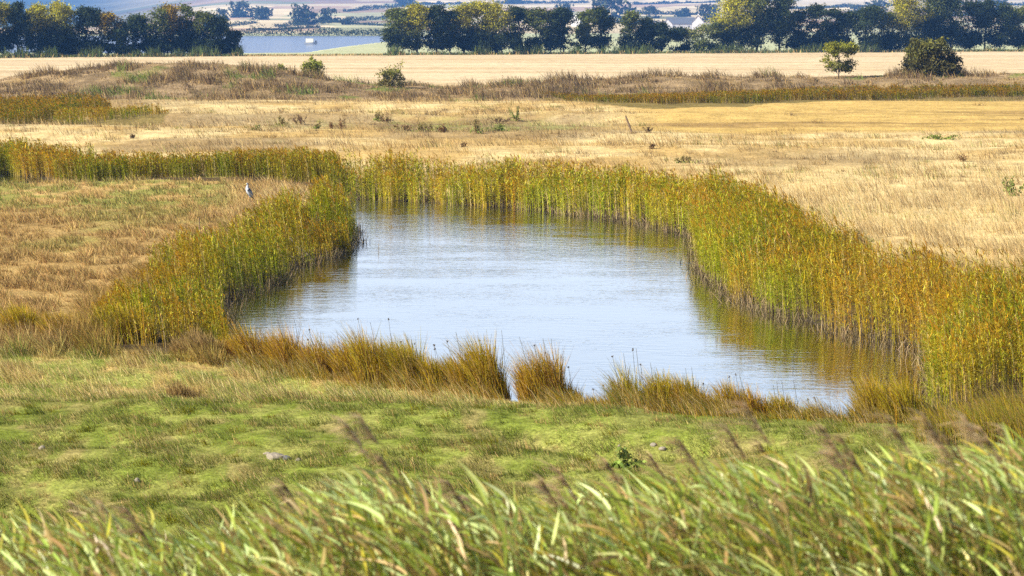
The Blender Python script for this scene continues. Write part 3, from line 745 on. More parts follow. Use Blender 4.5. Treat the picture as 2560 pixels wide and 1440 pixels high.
M_WALLW = plain('white_wall', (.60, .59, .57), .8, .06, 1); M_ROOF = plain('slate_roof', (.12, .13, .15), .7, .2, 2); M_DARKP = plain('dark_paint', (.05, .055, .06), .4, .1, 3)
M_BARN = plain('barn_board', (.35, .34, .32), .8, .15, 1); M_RUST = plain('tile_roof', (.30, .22, .18), .8, .2, 2)
def house(name, label, px, yb, L, Dp, Hh, Rh, wall, roof, rz, wins, chim=True, cat='house'):
    x, y, z = gp(px, yb); r = tag(empty(name, (x, y, z - .3), rz), label, cat)
    mb = MB(); box(mb, -L / 2, L / 2, -Dp / 2, Dp / 2, 0, Hh, (1, 1, 1))
    for s in (-1, 1):
        e = s * (L / 2 - .02)
        mb.add([(e, -Dp / 2, Hh), (e, Dp / 2, Hh), (e, 0, Hh + Rh), (e, 0, Hh + Rh)], [(0, 1, 2, 3)], np.ones(3))
    mb.build('wall', wall, r)
    mb = MB(); o = .35
    for s in (-1, 1):
        a = [(-L / 2 - o, s * (Dp / 2 + o), Hh - o * Rh / (Dp / 2) + .05), (L / 2 + o, s * (Dp / 2 + o), Hh - o * Rh / (Dp / 2) + .05), (L / 2 + o, 0, Hh + Rh + .05), (-L / 2 - o, 0, Hh + Rh + .05)]
        b = [(p[0], p[1], p[2] + .18) for p in a]
        mb.add(a + b, [(0, 1, 2, 3), (4, 7, 6, 5), (0, 4, 5, 1), (1, 5, 6, 2), (3, 2, 6, 7), (0, 3, 7, 4)], np.ones(3))
    rf = mb.build('roof', roof, r)
    if chim:
        mb = MB(); box(mb, L * .3, L * .3 + .9, -.45, .45, Hh + Rh - .6, Hh + Rh + 1.3, (1, 1, 1)); mb.build('chimney', wall, rf)
    for (wx, wz) in wins:
        mb = MB(); box(mb, wx - .55, wx + .55, -Dp / 2 - .04, -Dp / 2 + .05, wz, wz + 1.3, (1, 1, 1)); mb.build('window', M_DARKP, r)
    mb = MB(); box(mb, -.5, .5, -Dp / 2 - .05, -Dp / 2 + .06, 0, 2.1, (1, 1, 1)); mb.build('door', M_DARKP, r)
    return r
house('barn', 'long low barn with slate roof in the gap right of the middle row', 1702, 72, 20, 9, 4.0, 4.2, M_WALLW, M_ROOF, .12, [(-6, 1.2), (5, 1.2)], False, 'barn')
house('farmhouse', 'white gabled house beside the bushy blue tree behind the tree gap', 1745, 74, 8, 8, 5.5, 4.5, M_WALLW, M_RUST, 1.45, [(-2.2, 1), (2.2, 1), (-2.2, 3.6), (2.2, 3.6)])
house('farmhouse', 'small white house glimpsed at the end of the middle row', 1442, 66, 9, 7, 5.6, 4, M_WALLW, M_ROOF, 1.3, [(-2, 1), (2, 1), (0, 3.5)])
house('shed', 'pale shed with gable facing the field left of the long barn', 1668, 74, 7, 7, 4, 3.5, M_WALLW, M_RUST, 1.5, [(2.2, 1.2)], False, 'shed')

# small pale boat on the channel
x, y = [float(v) for v in ground_xy(777, 110, -.2)]
bt = tag(empty('boat', (x, y, -.25)), 'small pale cabin boat alone on the blue channel', 'boat')
mb = MB(); st = np.linspace(-2.3, 2.3, 9); pr = []
for s in st:
    wdt = .85 * (1 - max(0, (s - .2) / 2.1) ** 2) + .03; bot = -.25 + max(0, (s - 1) / 1.3) * .35; top = .62 + max(0, s) * .1
    pr.append([(s, -wdt, top), (s, -wdt * .7, bot), (s, wdt * .7, bot), (s, wdt, top)])
v = [p for q in pr for p in q]
mb.add(v, [(i * 4 + j, i * 4 + (j + 1) % 4, i * 4 + 4 + (j + 1) % 4, i * 4 + 4 + j) for i in range(8) for j in range(4)] + [(0, 1, 2, 3)], np.ones(3)); mb.build('hull', plain('grey_hull', (.30, .33, .38), .5, .1), bt)
mb = MB(); box(mb, -1.7, .9, -.6, .6, .63, 1.9, (1, 1, 1)); cb = mb.build('cabin', plain('cream_paint', (.8, .72, .52), .5, .05), bt)
mb = MB(); box(mb, .88, .93, -.5, .5, 1.2, 1.75, (1, 1, 1)); mb.build('window', M_DARKP, cb)
mb = MB(); box(mb, 1.5, 2.0, -.25, .25, .6, 1.25, (1, 1, 1)); mb.build('engine', M_DARKP, bt)

# ------------------------------------------------------------------ the blurred reeds on the embankment
ENV_X = [-300, 0, 150, 300, 500, 650, 800, 950, 1100, 1300, 1500, 1700, 1900, 2100, 2300, 2560, 2900]
ENV_Y = [1350, 1335, 1255, 1270, 1330, 1245, 1220, 1170, 1205, 1245, 1220, 1170, 1130, 1145, 1120, 1095, 1085]
LGRN, LPAL, LYEL, LDEAD = A(.32, .40, .05), A(.58, .68, .24), A(.52, .44, .04), A(.45, .31, .11)  # the pale leaf colour holds painted highlights of sun through the blades

def reed_parts(px, yt, D, mbs, mbl, mbp, plume, nl=11, lean=.4):
    n = len(px)
    x = (px - 1280) / FPX * D; zt = HCAM - (yt - 54) * D / FPX
    bx = x + lean * 1.0 * RNG.uniform(.6, 1.4, n); by = D + RNG.normal(0, .15, n)
    zb = height(bx, by) - .05; h = zt - zb
    P = np.stack([bx, by, zb], 1)
    d = np.stack([(x - bx) * .35, D - by, h * 1.04], 1); c = np.stack([(x - bx) * .65, 0 * x, -h * .04], 1)
    w = RNG.uniform(.003, .005, n)
    sc = jit(mix(np.tile(A(.30, .28, .07), (n, 1)), np.tile(LDEAD, (n, 1)), RNG.random(n)), n)
    ribbons(mbs, P, d, c, np.stack([w, 0 * w, 0 * w], 1), sc, sc, 6, [1, 1, .95, .9, .8, .7, .5])
    ribbons(mbs, P, d, c, np.stack([0 * w, w, 0 * w], 1), sc, sc, 6, [1, 1, .95, .9, .8, .7, .5])
    r = RNG.random(n)
    for j in range(nl):
        f = 1 - (1 - (.5 + .49 * (j + RNG.random(n)) / nl))
        Pj = P + d * f[:, None] + c * (f ** 2)[:, None]
        L = RNG.uniform(.13, .31, n) * (1 - .3 * (f > .93))
        side = np.where(RNG.random(n) < .7, -1, 1)
        dj = np.stack([(-.22 + side * RNG.uniform(.0, .6, n)) * L, RNG.normal(0, .45, n) * L, RNG.uniform(.35, 1.15, n) * L], 1)
        cj = np.stack([-RNG.uniform(.05, .5, n) * L, 0 * L, -RNG.uniform(.0, .45, n) * L], 1)
        wv = np.cross(dj, RNG.normal(size=(n, 3)) + np.array([0, 1.6, 0])); wv /= np.linalg.norm(wv, axis=1)[:, None] + 1e-9
        wv *= RNG.uniform(.0045, .0095, n)[:, None]
        q = RNG.random(n) + (r - .5) * .35
        col = np.where((q < .48)[:, None], LGRN, np.where((q < .70)[:, None], LPAL, np.where((q < .80)[:, None], LYEL, LDEAD)))
        col = jit(col, n, .22)
        ribbons(mbl, Pj, dj, cj, wv, col, mix(col, np.tile(LDEAD, (n, 1)), .25 * (RNG.random(n) < .4)), 6, [.55, .9, 1, .9, .7, .4, .05])
    k = np.nonzero(plume)[0]
    for i in k:
        m = 60; top = P[i] + d[i] + c[i]; L = RNG.uniform(.2, .3)
        u = RNG.random(m); P0 = top + np.stack([-u * L * .35, 0 * u, u * L * .55 - .04], 1)
        ll = L * RNG.uniform(.25, .5, m)
        dj = np.stack([-ll * RNG.uniform(.2, .7, m), ll * RNG.normal(0, .25, m), ll * RNG.uniform(.4, .95, m)], 1)
        cj = np.stack([-ll * .5, 0 * ll, -ll * RNG.uniform(.2, .6, m)], 1)
        a = RNG.uniform(0, pi, m); tone = RNG.random()
        pc = jit(np.tile(A(.36, .25, .12) * (1 - tone) + A(.54, .40, .22) * tone, (m, 1)), m, .25)
        ribbons(mbp, P0, dj, cj, np.stack([np.cos(a), np.sin(a), 0 * a], 1) * .0045, pc, pc * 1.1, 3, [.7, 1, .8, .2])

n = 8500
px = RNG.uniform(-280, 2840, n); D = RNG.uniform(10.2, 16, n)
px = px[RNG.random(n) < np.interp(px, [0, 500, 700, 2800], [.42, .5, 1, 1])]; n = len(px); D = D[:n]
yt = np.interp(px, ENV_X, ENV_Y) + (vn(px / 55, D * 0, 401) - .5) * 70 + RNG.exponential(125, n) + 40
yt = np.minimum(yt, 1520 + RNG.uniform(-60, 60, n))
a_, b_, c_ = MB(), MB(), MB()
reed_parts(px, yt, D, b_, b_, b_, RNG.random(n) < .012)
tag(b_.build('reed_thicket', M_NEAR), 'blurred mass of green and yellow reeds leaning left in the foreground', kind='stuff')
# dead litter under them
n = 60000
y = RNG.uniform(6.5, 26, n); x = RNG.uniform(-.27, .27, n) * (y + 12)
hh = RNG.uniform(.15, .6, n)
mb = MB(); col = jit(mix(LDEAD * .8, LGRN * .8, (RNG.random(n) < .35) * 1.0), n, .3)
blades(mb, x, y, hh, RNG.uniform(.008, .02, n), -hh * RNG.uniform(0, .9, n), RNG.normal(0, .3, n) * hh, col, col * 1.1, 2)
tag(mb.build('embankment_grass', M_NEAR), 'dead grass and low leaves between the foreground reeds', kind='stuff')

PL = [(945, 1098, 9.6), (918, 1128, 9.8), (1562, 1206, 10.9), (1762, 1172, 10.2), (1882, 1142, 10.0),
      (1940, 1100, 9.4), (2118, 1132, 10.0), (2180, 1180, 9.6), (2300, 1128, 9.2), (2375, 1100, 9.3), (2420, 1140, 10.2), (2482, 1112, 9.8), (2530, 1150, 9.5)]
PLAB = {0: 'brown plumed reed rising highest above the green pasture in mid foreground', 1: 'second brown plumed reed close beside the highest one in mid foreground',
        5: 'tall plumed reed arching against the shore grass right of the pasture hollows',
        9: 'large grey brown plume drooping left before the right bank reeds'}
for i, (p, q, D) in enumerate(PL):
    s_, l_, f_ = MB(), MB(), MB()
    reed_parts(np.array([float(p)]), np.array([float(q)]), np.array([D]), s_, l_, f_, np.array([True]), 8)
    o = s_.v[0][0].copy()
    for m_ in (s_, l_, f_): m_.v = [v - o for v in m_.v]
    r = tag(empty('plumed_reed', o), PLAB.get(i, 'blurred plumed reed among the leaning foreground reeds'), 'reed', 'plumed reeds in the foreground')
    s_.build('stem', M_NEAR, r); l_.build('leaves', M_NEAR, r); f_.build('plume', M_NEAR, r)

# ------------------------------------------------------------------ tussocks on the near shore
def tussock(px, py, wp, hp, tone, label, nst=4, cat='tussock', name='sedge_tussock', lean=.23, dens=1.35, grp='sedge tussocks on the near shore', M=None, tint=None):
    x, y = [float(v) for v in ground_xy(px, py, .2)]
    z = float(height(np.array([x]), np.array([y]))[0]); k = y / FPX
    w, h = wp * k * 1.12, hp * k * .98
    n = int((900 * max(w, .35) ** 1.1 + 160) * dens)
    root = tag(empty(name, (x, y, z)), label, cat, grp)
    a = RNG.uniform(0, 2 * pi, n); rr = np.sqrt(RNG.random(n)) * .5
    ox = np.cos(a) * rr * w; oy = np.sin(a) * rr * min(w, 1.0) * .7
    prof = (1 - (np.abs(ox) / (w * .5 + 1e-6)) ** 2.2 * .45) * (.35 + 1.3 * fbm(ox / .3 + px, oy / .4, int(px), 3))
    H = h * prof * (1.12 - .55 * RNG.random(n) ** 1.6)
    zz = height(x + ox, y + oy) - z - .04
    d = np.stack([-lean * .4 * H + ox * .12, oy * .2 + RNG.normal(0, .08, n) * H, H], 1)
    c = np.stack([-lean * RNG.normal(.7, .75, n) * H, RNG.normal(0, .2, n) * H, -H * RNG.uniform(.0, .14, n)], 1)
    an = RNG.uniform(0, pi, n); wd = np.maximum(.009, .55 * y / 2400) * .5
    wv = np.stack([np.cos(an), np.sin(an), 0 * an], 1) * wd
    t = np.clip(tone - .14 + RNG.normal(0, .3, n) + .6 * (fbm(ox / .3 + px, oy / .5, int(py), 2) - .5), 0, 1)
    col = mix(mix(np.tile(OLIVE * 1.2, (n, 1)), np.tile(GOLD * 1.2, (n, 1)), np.clip(t * 2, 0, 1)), np.tile(A(.36, .175, .035), (n, 1)), np.clip(t * 2 - 1, 0, 1))
    if tint is not None: col = np.tile(tint, (n, 1))
    s = RNG.random(n) < .14; col[s] = STRAW * .95
    col = jit(col, n, .22); base = mix(col, np.tile(BROWN, (n, 1)), .5)
    mb = MB(); ribbons(mb, np.stack([ox, oy, zz], 1), d, c, wv, base, col, 3, [1, 1, .9, .25])
    mb.build('leaves', M or M_REED, root)
    for i in range(nst):
        mb = MB(); sx, sy = RNG.uniform(-.45, .45) * w, RNG.uniform(-.2, .2) * w; L = h * RNG.uniform(.95, 1.3)
        tip = (sx - lean * L * RNG.uniform(.2, 1), sy, L)
        tube(mb, [(sx, sy, -.03), ((sx + tip[0]) * .5 + .02, sy, L * .55), tip], [.0045, .004, .003], A(.16, .14, .06), 4)
        if RNG.random() < .35:
            q = np.array(tip)
            cards(mb, q + RNG.normal(size=(26, 3)) * .01, .02, jit(np.tile(A(.10, .065, .03), (26, 1)), 26))
        mb.build('flower_stalk', M_REED, root)
    return root
TS = [(606, 912, 110, 85, .85, 'brown low tussock against the tall left bank reeds'), (668, 924, 120, 118, .7, 'shaggy brown tussock with a high leaning tip beside the left bank'),
      (742, 940, 120, 122, .75, 'leaning brown tussock left of the golden ones on the near shore'), (826, 952, 110, 100, .6, 'thin brown tussock with dark flower stalks against the water'),
      (898, 968, 100, 110, .45, 'golden tussock left of the tallest golden one'), (958, 984, 110, 140, .4, 'tallest golden tussock in the left half of the near shore'),
      (1022, 990, 84, 116, .3, 'olive green tussock right of the tallest golden one'), (1050, 975, 40, 110, .3, 'narrow upright green tussock against the bright water'),
      (1112, 1000, 78, 108, .35, 'yellow conical tussock standing apart in the middle of the near shore'), (1180, 1012, 84, 126, .55, 'brown tussock left of the narrow water gap'),
      (1236, 1022, 76, 140, .5, 'dark edged tall tussock at the left side of the water gap'), (1346, 1044, 84, 146, .7, 'rusty tall tussock at the right side of the water gap'),
      (1400, 1046, 56, 120, .75, 'dark rusty tussock leaning on the tall one right of the gap'), (1450, 1046, 46, 100, .35, 'thin green tussock of spiky stems right of the rusty ones'),
      (1498, 1050, 36, 76, .45, 'sparse small tussock of dark stems before open water'), (1580, 1070, 84, 132, .25, 'bright yellow green tussock of the wide golden mound'),
      (1652, 1078, 90, 118, .2, 'golden green tussock in the middle of the wide mound'), (1724, 1082, 80, 100, .4, 'olive tussock at the low right end of the wide mound'),
      (1778, 1086, 64, 84, .6, 'dark brown tussock right of the wide golden mound'), (1838, 1090, 66, 100, .35, 'dark green tussock with black seed stalks'),
      (1896, 1094, 70, 88, .6, 'rusty tussock between the dark green and the upright ones'), (1964, 1098, 66, 94, .5, 'upright tussock at the right end of the brown shore row'),
      (2040, 1104, 46, 56, .6, 'small sparse tussock with open water behind'), (2100, 1106, 56, 46, .75, 'lowest brown tussock on the near shore'),
      (2188, 1118, 100, 116, .45, 'big golden tussock leaning left near the right bank'), (2258, 1128, 90, 138, .35, 'tall domed tussock with dark right side beside the right bank')]
for q in TS: tussock(q[0], q[1], q[2], q[3], q[4], q[5], nst=int(RNG.integers(2, 5)))
tussock(450, 1045, 130, 52, .95, 'straw coloured tussock on the near pasture', 0, lean=.15, grp=None, name='straw_tussock', M=M_GRASS, tint=STRAW * .8)
tussock(500, 915, 120, 60, .8, 'bent straw brown tussock in front of the left bank reeds', 0, grp=None, name='straw_tussock', tint=STRAW * .7)
tussock(320, 880, 130, 90, .2, 'dark green tussock at the near corner of the left bank reeds', 0, grp=None)
tussock(60, 866, 90, 70, .4, 'olive tussock at the pasture edge near the left frame', 0, grp=None)
tussock(165, 876, 110, 66, .35, 'green and gold tussock on the boundary of brown and green pasture', 0, grp=None)

# dry sedge fringe between the tussocks
n = 26000
px = RNG.uniform(540, 2350, n); e = np.interp(px, [540, 700, 880, 1080, 1280, 1380, 1560, 1800, 2000, 2200, 2350], [900, 938, 966, 992, 1019, 1042, 1066, 1084, 1097, 1110, 1105])
py = e + RNG.normal(8, 13, n); x, y = ground_xy(px, py, .2)
k = np.exp(-((px - 1288) / 26) ** 2) < .4; px, x, y = px[k], x[k], y[k]; n = len(x)
hh = .08 + .55 * fbm(x / .5, y / .8, 421, 3) ** 1.6 * RNG.uniform(.4, 1.6, n)
col = mix(A(.32, .19, .05), mix(GOLD, OLIVE, RNG.random(n)), RNG.random(n)); s = RNG.random(n) < .3; col[s] = mix(STRAW, PALE, RNG.random(s.sum())); g = RNG.random(n) < .2; col[g] = A(.17, .20, .035)
mb = MB(); blades(mb, x, y, hh, .011 * RNG.uniform(.7, 1.4, n), -hh * RNG.uniform(.1, 1, n), RNG.normal(0, .3, n) * hh, jit(col * .85, n), jit(col, n), 2)
tag(mb.build('shore_sedge', M_REED), 'dry brown sedge and straw fringing the near shore of the pond', kind='stuff')
# rough growth where the right bank meets the green
n = 16000
px = RNG.uniform(2290, 2900, n); py = RNG.uniform(1040, 1190, n); x, y = ground_xy(px, py, .3); k = no_reeds(px, py); x, y = x[k], y[k]; n = len(x)
hh = (.15 + .55 * fbm(x / .7, y / .9, 431, 3)) * RNG.uniform(.4, 1.3, n)
col = mix(A(.15, .20, .03), GOLD, RNG.random(n)); s = RNG.random(n) < .25; col[s] = BROWN * 1.2
mb = MB(); blades(mb, x, y, hh, .012 * RNG.uniform(.7, 1.4, n), -hh * RNG.uniform(0, .8, n), RNG.normal(0, .3, n) * hh, jit(col * .85, n), jit(col, n), 2)
tag(mb.build('bank_sedge', M_REED), 'mixed green and rusty sedge in front of the right bank reeds', kind='stuff')

# ------------------------------------------------------------------ dock plants and sticks of the meadow
def dock(px, py, hp, wp, tone, label, grp='dead dock plants in the dry meadow'):
    x, y, z = gp(px, py); k = y / FPX; h, w = hp * k * .9, wp * k
    root = tag(empty('dock_plant', (x, y, z - .04)), label, 'weed', grp)
    mb = MB(); ml = MB(); ns = max(4, int(w / .09))
    colr = {'brown': A(.24, .15, .07), 'green': A(.21, .25, .06), 'mixed': A(.22, .18, .06), 'dark': A(.15, .095, .05)}[tone]
    for i in range(ns):
        bx = RNG.uniform(-.3, .3) * w; tx = bx + RNG.normal(-.02, .2) * w; ty = RNG.normal(0, .15) * w; hh = h * RNG.uniform(.5, 1)
        tube(mb, [(bx, 0, 0), ((bx + tx) / 2, ty / 2, hh * .55), (tx, ty, hh)], [.012, .010, .006], A(.16, .09, .04), 4)
        m = 34; t = RNG.uniform(.3, 1, m)
        P = np.stack([bx + (tx - bx) * t, ty * t, hh * t], 1) + RNG.normal(size=(m, 3)) * np.array([.045, .045, .03])
        cards(ml, P, .085, jit(np.tile(colr, (m, 1)), m, .3))
    if tone in ('green', 'mixed'):
        m = 60; P = RNG.normal(size=(m, 3)) * np.array([w * .3, w * .2, h * .12]) + [0, 0, h * .2]; P[:, 2] = np.abs(P[:, 2])
        cards(ml, P, .14, jit(np.tile(A(.19, .25, .05), (m, 1)), m, .3))
    mb.build('stem', M_BARK, root); ml.build('leaves', M_LEAF, root)
DK = [(702, 318, 34, 34, 'mixed', 'leafy half green dock plant, first of the line on the meadow rise'), (752, 312, 32, 40, 'dark', 'broad dark brown dock clump on the meadow rise'),
      (792, 322, 22, 18, 'mixed', 'small dock plant just right of the broad dark clump'), (826, 322, 22, 24, 'brown', 'short pair of brown dock spikes on the meadow rise'),
      (856, 324, 40, 24, 'brown', 'tall brown dock plant with a bushy head on the meadow rise'), (946, 304, 34, 26, 'mixed', 'brown dock plant with green leaves at its left'),
      (968, 308, 32, 26, 'brown', 'bent brown dock plant leaning over the greener patch'), (640, 326, 18, 18, 'green', 'low green dock leaves left of the meadow rise'),
      (1012, 328, 26, 40, 'brown', 'brown dock clump left of the green hollow'), (1062, 330, 32, 60, 'mixed', 'wide mixed dock clump in the green hollow'),
      (1110, 332, 28, 40, 'brown', 'dry dock clump right of the wide mixed one'), (1192, 334, 48, 30, 'mixed', 'tallest dock plant, green topped, in the meadow hollow'),
      (1246, 328, 24, 50, 'green', 'low spreading green dock between two tall ones'), (1288, 304, 44, 30, 'green', 'upright green dock plant above a dark brown tuft'),
      (1250, 310, 22, 40, 'dark', 'dark brown tuft left of the upright green dock'), 
      (1158, 368, 16, 12, 'dark', 'single dark dock spike above the far bank reeds'), (1622, 332, 20, 24, 'dark', 'round dark tuft beside the leaning post'),
      (1626, 372, 16, 22, 'dark', 'dark dock tuft below the leaning post'),
      
      
      (2406, 404, 26, 24, 'brown', 'two headed brown dock on the bare grey slope'),
      (2350, 348, 16, 70, 'green', 'low green weeds on the mown edge of the meadow'), 
      (1716, 408, 24, 50, 'mixed', 'bushy olive weed at the edge of the right reeds'), (2530, 490, 60, 50, 'green', 'green leafy weed at the right edge of the pale meadow'),
      (2150, 606, 40, 40, 'mixed', 'olive weed at the boundary of pale grass and right reeds'), (330, 346, 16, 14, 'dark', 'dark dock spike beside the upper ditch'),
      ]
for q in DK: dock(*q)
dock(1566, 1168, 62, 70, 'green', 'dark green dock plant growing in the pasture hollow', None)
dock(2290, 660, 46, 60, 'dark', 'dark brown weed clump behind the right bank reeds', None)

M_WOOD = plain('weathered_wood', (.16, .11, .07), .9, .3, 14); M_STONE = plain('pale_stone', (.27, .23, .17), .9, .25, 9); M_STONED = plain('dark_stone', (.13, .13, .14), .9, .25, 9)
def stick(name, label, pa, pb, r, cat):
    x, y, z = gp(*pa); k = y / FPX; o = tag(empty(name, (x, y, z - .12)), label, cat)
    dx = (pb[0] - pa[0]) * k; dz = (pa[1] - pb[1]) * k
    mb = MB(); tube(mb, [(0, 0, 0), (dx * .5 + .01, .02, dz * .5), (dx, .05, dz + .12)], [r, r * .95, r * .8], (1, 1, 1), 8)
    e = np.array([dx, .05, dz + .12])
    mb.add([e + [-r * .5, -r * .5, 0], e + [r * .5, -r * .5, 0], e + [r * .5, r * .5, .005], e + [-r * .5, r * .5, .005]], [(0, 1, 2, 3)], np.ones(3))
    mb.build('post', M_WOOD, o, True)
stick('leaning_post', 'dark leaning wooden post in the straw meadow', (1582, 332), (1564, 290), .07, 'post')
stick('thin_stake', 'thin dark stake in the pasture behind the left bank', (499, 584), (498, 545), .022, 'stake')

def stone(px, py, wp, hp, mat, label, name='stone'):
    x, y, z = gp(px, py); k = y / FPX; a, b = wp * k * .5, hp * k * .6
    nu, nv = 14, 9; V = []
    for j in range(nv):
        th = pi * j / (nv - 1)
        for i in range(nu):
            ph = 2 * pi * i / nu; n = np.array([sin(th) * cos(ph), sin(th) * sin(ph), cos(th)])
            s = .72 + .56 * float(fbm(np.array([n[0] * 1.6 + px]), np.array([n[1] * 1.6 + n[2] * 2.1]), 5, 3)[0])
            V.append(n * s * [a, a * .7, b])
    mb = MB(); mb.add(V, [(j * nu + i, j * nu + (i + 1) % nu, (j + 1) * nu + (i + 1) % nu, (j + 1) * nu + i) for j in range(nv - 1) for i in range(nu)], np.ones(3))
    o = mb.build(name, mat, None, False); o.location = (x, y, z + b * .2)
    return tag(o, label, 'stone', 'stones on the pasture')
stone(690, 1146, 52, 20, M_STONE, 'longest pale flat stone lying on the near green pasture')
stone(716, 1150, 22, 14, M_STONED, 'dark stone touching the right end of the long pale one')
stone(746, 1152, 16, 9, M_STONE, 'tiny pale stone just right of the dark stone')
stone(668, 1136, 20, 8, M_STONE, 'small pale stone above the long flat one')
stone(105, 1122, 18, 11, M_STONE, 'pale stone with a dark hollow beside it near the left frame')
stone(343, 1206, 16, 16, M_STONE, 'upright whitish stone in the pasture between reeds and long stone')
stone(1634, 1114, 18, 10, M_STONE, 'pale stone above the dark green dock in the hollow')
stone(1656, 1128, 20, 10, M_STONE, 'rough pinkish stone below the other pale one near the dock')
stone(1548, 1116, 8, 7, M_STONE, 'tiny white stone left of the dark green dock')

# branches lying at the foot of the left bank
x, y = [float(v) for v in ground_xy(762, 650, .05)]
o = tag(empty('driftwood', (x, y, .03)), 'bare forked driftwood at the water foot of the left bank', 'branch')
mb = MB()
for pts in ([(-.5, .1, .75), (-.2, 0, .35), (-.05, -.05, 0), (.12, -.1, -.05)], [(-.3, .02, .46), (.0, -.02, .3), (.25, -.05, .02)], [(-.7, .1, .3), (-.4, 0, .12), (.3, -.1, .03)]):
    tube(mb, pts, np.linspace(.035, .015, len(pts)), A(.36, .29, .18), 6)
mb.build('branch', M_BARK, o, True)

# ------------------------------------------------------------------ heron
def heron():
    x, y, z = gp(622, 509); k = y / FPX
    S = (509 - 457) * k / .84
    root = tag(empty('heron', (x, y, z), .35), 'grey heron standing hunched on the grass beside straw tufts on the left bank', 'bird')
    # spine from tail to crown; bird faces left (-x)
    ch = [((.17, 0, .22), .024), ((.13, 0, .30), .068), ((.07, 0, .40), .112), ((.01, 0, .51), .124), ((-.045, 0, .60), .098), ((-.06, 0, .67), .06), ((-.03, 0, .725), .044), ((-.025, 0, .775), .042), ((-.06, 0, .812), .044), ((-.095, 0, .805), .03)]
    legs = []
    for s in (-1, 1):
        legs.append([((.05, s * .035, .33), .03), ((.06, s * .035, .22), .014), ((.075, s * .035, .14), .010), ((.055, s * .035, .02), .008)])
        legs[-1] += [((.0, s * .045, .006), .006)]
    me = bpy.data.meshes.new('heron_body'); vs = [p for p, r in ch]; rs = [r for p, r in ch]; ed = [(i, i + 1) for i in range(len(ch) - 1)]
    for lg in legs:
        b = len(vs); vs += [p for p, r in lg]; rs += [r for p, r in lg]; ed += [(2, b)] + [(b + i, b + i + 1) for i in range(len(lg) - 1)]
        f = len(vs) - 2
        for dx, dy in ((.02, .05), (.05, -.02)):
            vs.append((vs[f][0] + dx - .03, vs[f][1] + dy * .8, .006)); rs.append(.005); ed.append((f, len(vs) - 1))
    me.from_pydata([(a * S, b * S, c * S) for a, b, c in vs], ed, [])
    ob = bpy.data.objects.new('body', me); link(ob)
    md = ob.modifiers.new('skin', 'SKIN'); ob.modifiers.new('sub', 'SUBSURF').levels = 2
    for v, r in zip(me.skin_vertices[0].data, rs): v.radius = (r * S, r * S)
    me.skin_vertices[0].data[2].use_root = True
    dg = bpy.context.evaluated_depsgraph_get(); m2 = bpy.data.meshes.new_from_object(ob.evaluated_get(dg))
    bpy.data.objects.remove(ob)
    nv = len(m2.vertices); co = np.zeros(nv * 3); m2.vertices.foreach_get('co', co); co = co.reshape(-1, 3) / S
    col = np.tile(A(.26, .30, .35), (nv, 1))
    col[(co[:, 0] < -.03 - .25 * (co[:, 2] - .6)) & (co[:, 2] > .42)] = A(.50, .52, .54)
    col[(co[:, 2] > .795) & (co[:, 2] < .83) & (co[:, 0] > -.06)] = A(.04, .05, .08)
    col[(co[:, 2] > .62) & (co[:, 0] > -.03) & (co[:, 2] < .79)] = A(.13, .16, .22)
    col[(co[:, 2] < .27) & (co[:, 0] < .115)] = A(.22, .17, .09)
    at = m2.color_attributes.new('Col', 'FLOAT_COLOR', 'POINT')
    at.data.foreach_set('color', np.concatenate([col, np.ones((nv, 1))], 1).astype(np.float32).ravel())
    m2.materials.clear(); m2.materials.append(M_BARK)
    m2.polygons.foreach_set('use_smooth', np.ones(len(m2.polygons), bool))
    link(bpy.data.objects.new('body', m2), root)
    mb = MB(); tube(mb, [(-.095 * S, 0, .803 * S), (-.15 * S, 0, .785 * S), (-.215 * S, 0, .757 * S)], [.017 * S, .012 * S, .002 * S], A(.62, .48, .16), 8); mb.build('bill', M_BARK, root, True)
    mb = MB(); tube(mb, [(-.05 * S, 0, .838 * S), (.0, 0, .815 * S), (.06 * S, 0, .76 * S)], [.010 * S, .008 * S, .002 * S], A(.03, .035, .05), 6); mb.build('crest', M_BARK, root, True)
    for s in (-1, 1):
        V = []; nu, nv2 = 11, 9
        for i in range(nu):
            t = i / (nu - 1); cx = -.04 + .235 * t; cz = .585 - .385 * t; hw = .11 * math.sin(pi * min(1, t * .92 + .1)) ** .7 * (1 - .35 * t) + .006
            for j in range(nv2):
                q = (j / (nv2 - 1) - .5) * 2
                V.append(((cx + q * hw * .75) * S, s * (.126 - .03 * q * q - .07 * t) * S, (cz + q * hw * .55) * S))
        V2 = [(a, b - s * .012 * S, c) for a, b, c in V]; n0 = nu * nv2
        F = [(i * nv2 + j, i * nv2 + j + 1, (i + 1) * nv2 + j + 1, (i + 1) * nv2 + j) for i in range(nu - 1) for j in range(nv2 - 1)]
        F += [tuple(n0 + q for q in reversed(f)) for f in F]
        Vn = np.array(V + V2); tt = np.clip((.585 * S - Vn[:, 2]) / (.385 * S), 0, 1)
        cw = mix(np.tile(A(.22, .27, .33), (len(Vn), 1)), np.tile(A(.06, .065, .07), (len(Vn), 1)), ss(.55, .85, tt))
        sh = (tt < .16); cw[sh] = A(.04, .05, .09)
        mb = MB(); mb.add(Vn, F, cw); mb.build('wing', M_BARK, root, True)
    for s in (-1, 1):
        mb = MB(); tube(mb, [(-.085 * S, s * .021 * S, .818 * S), (-.085 * S, s * .031 * S, .818 * S)], [.008 * S, .003 * S], A(.6, .5, .1), 6); mb.build('eye', M_BARK, root)
heron()


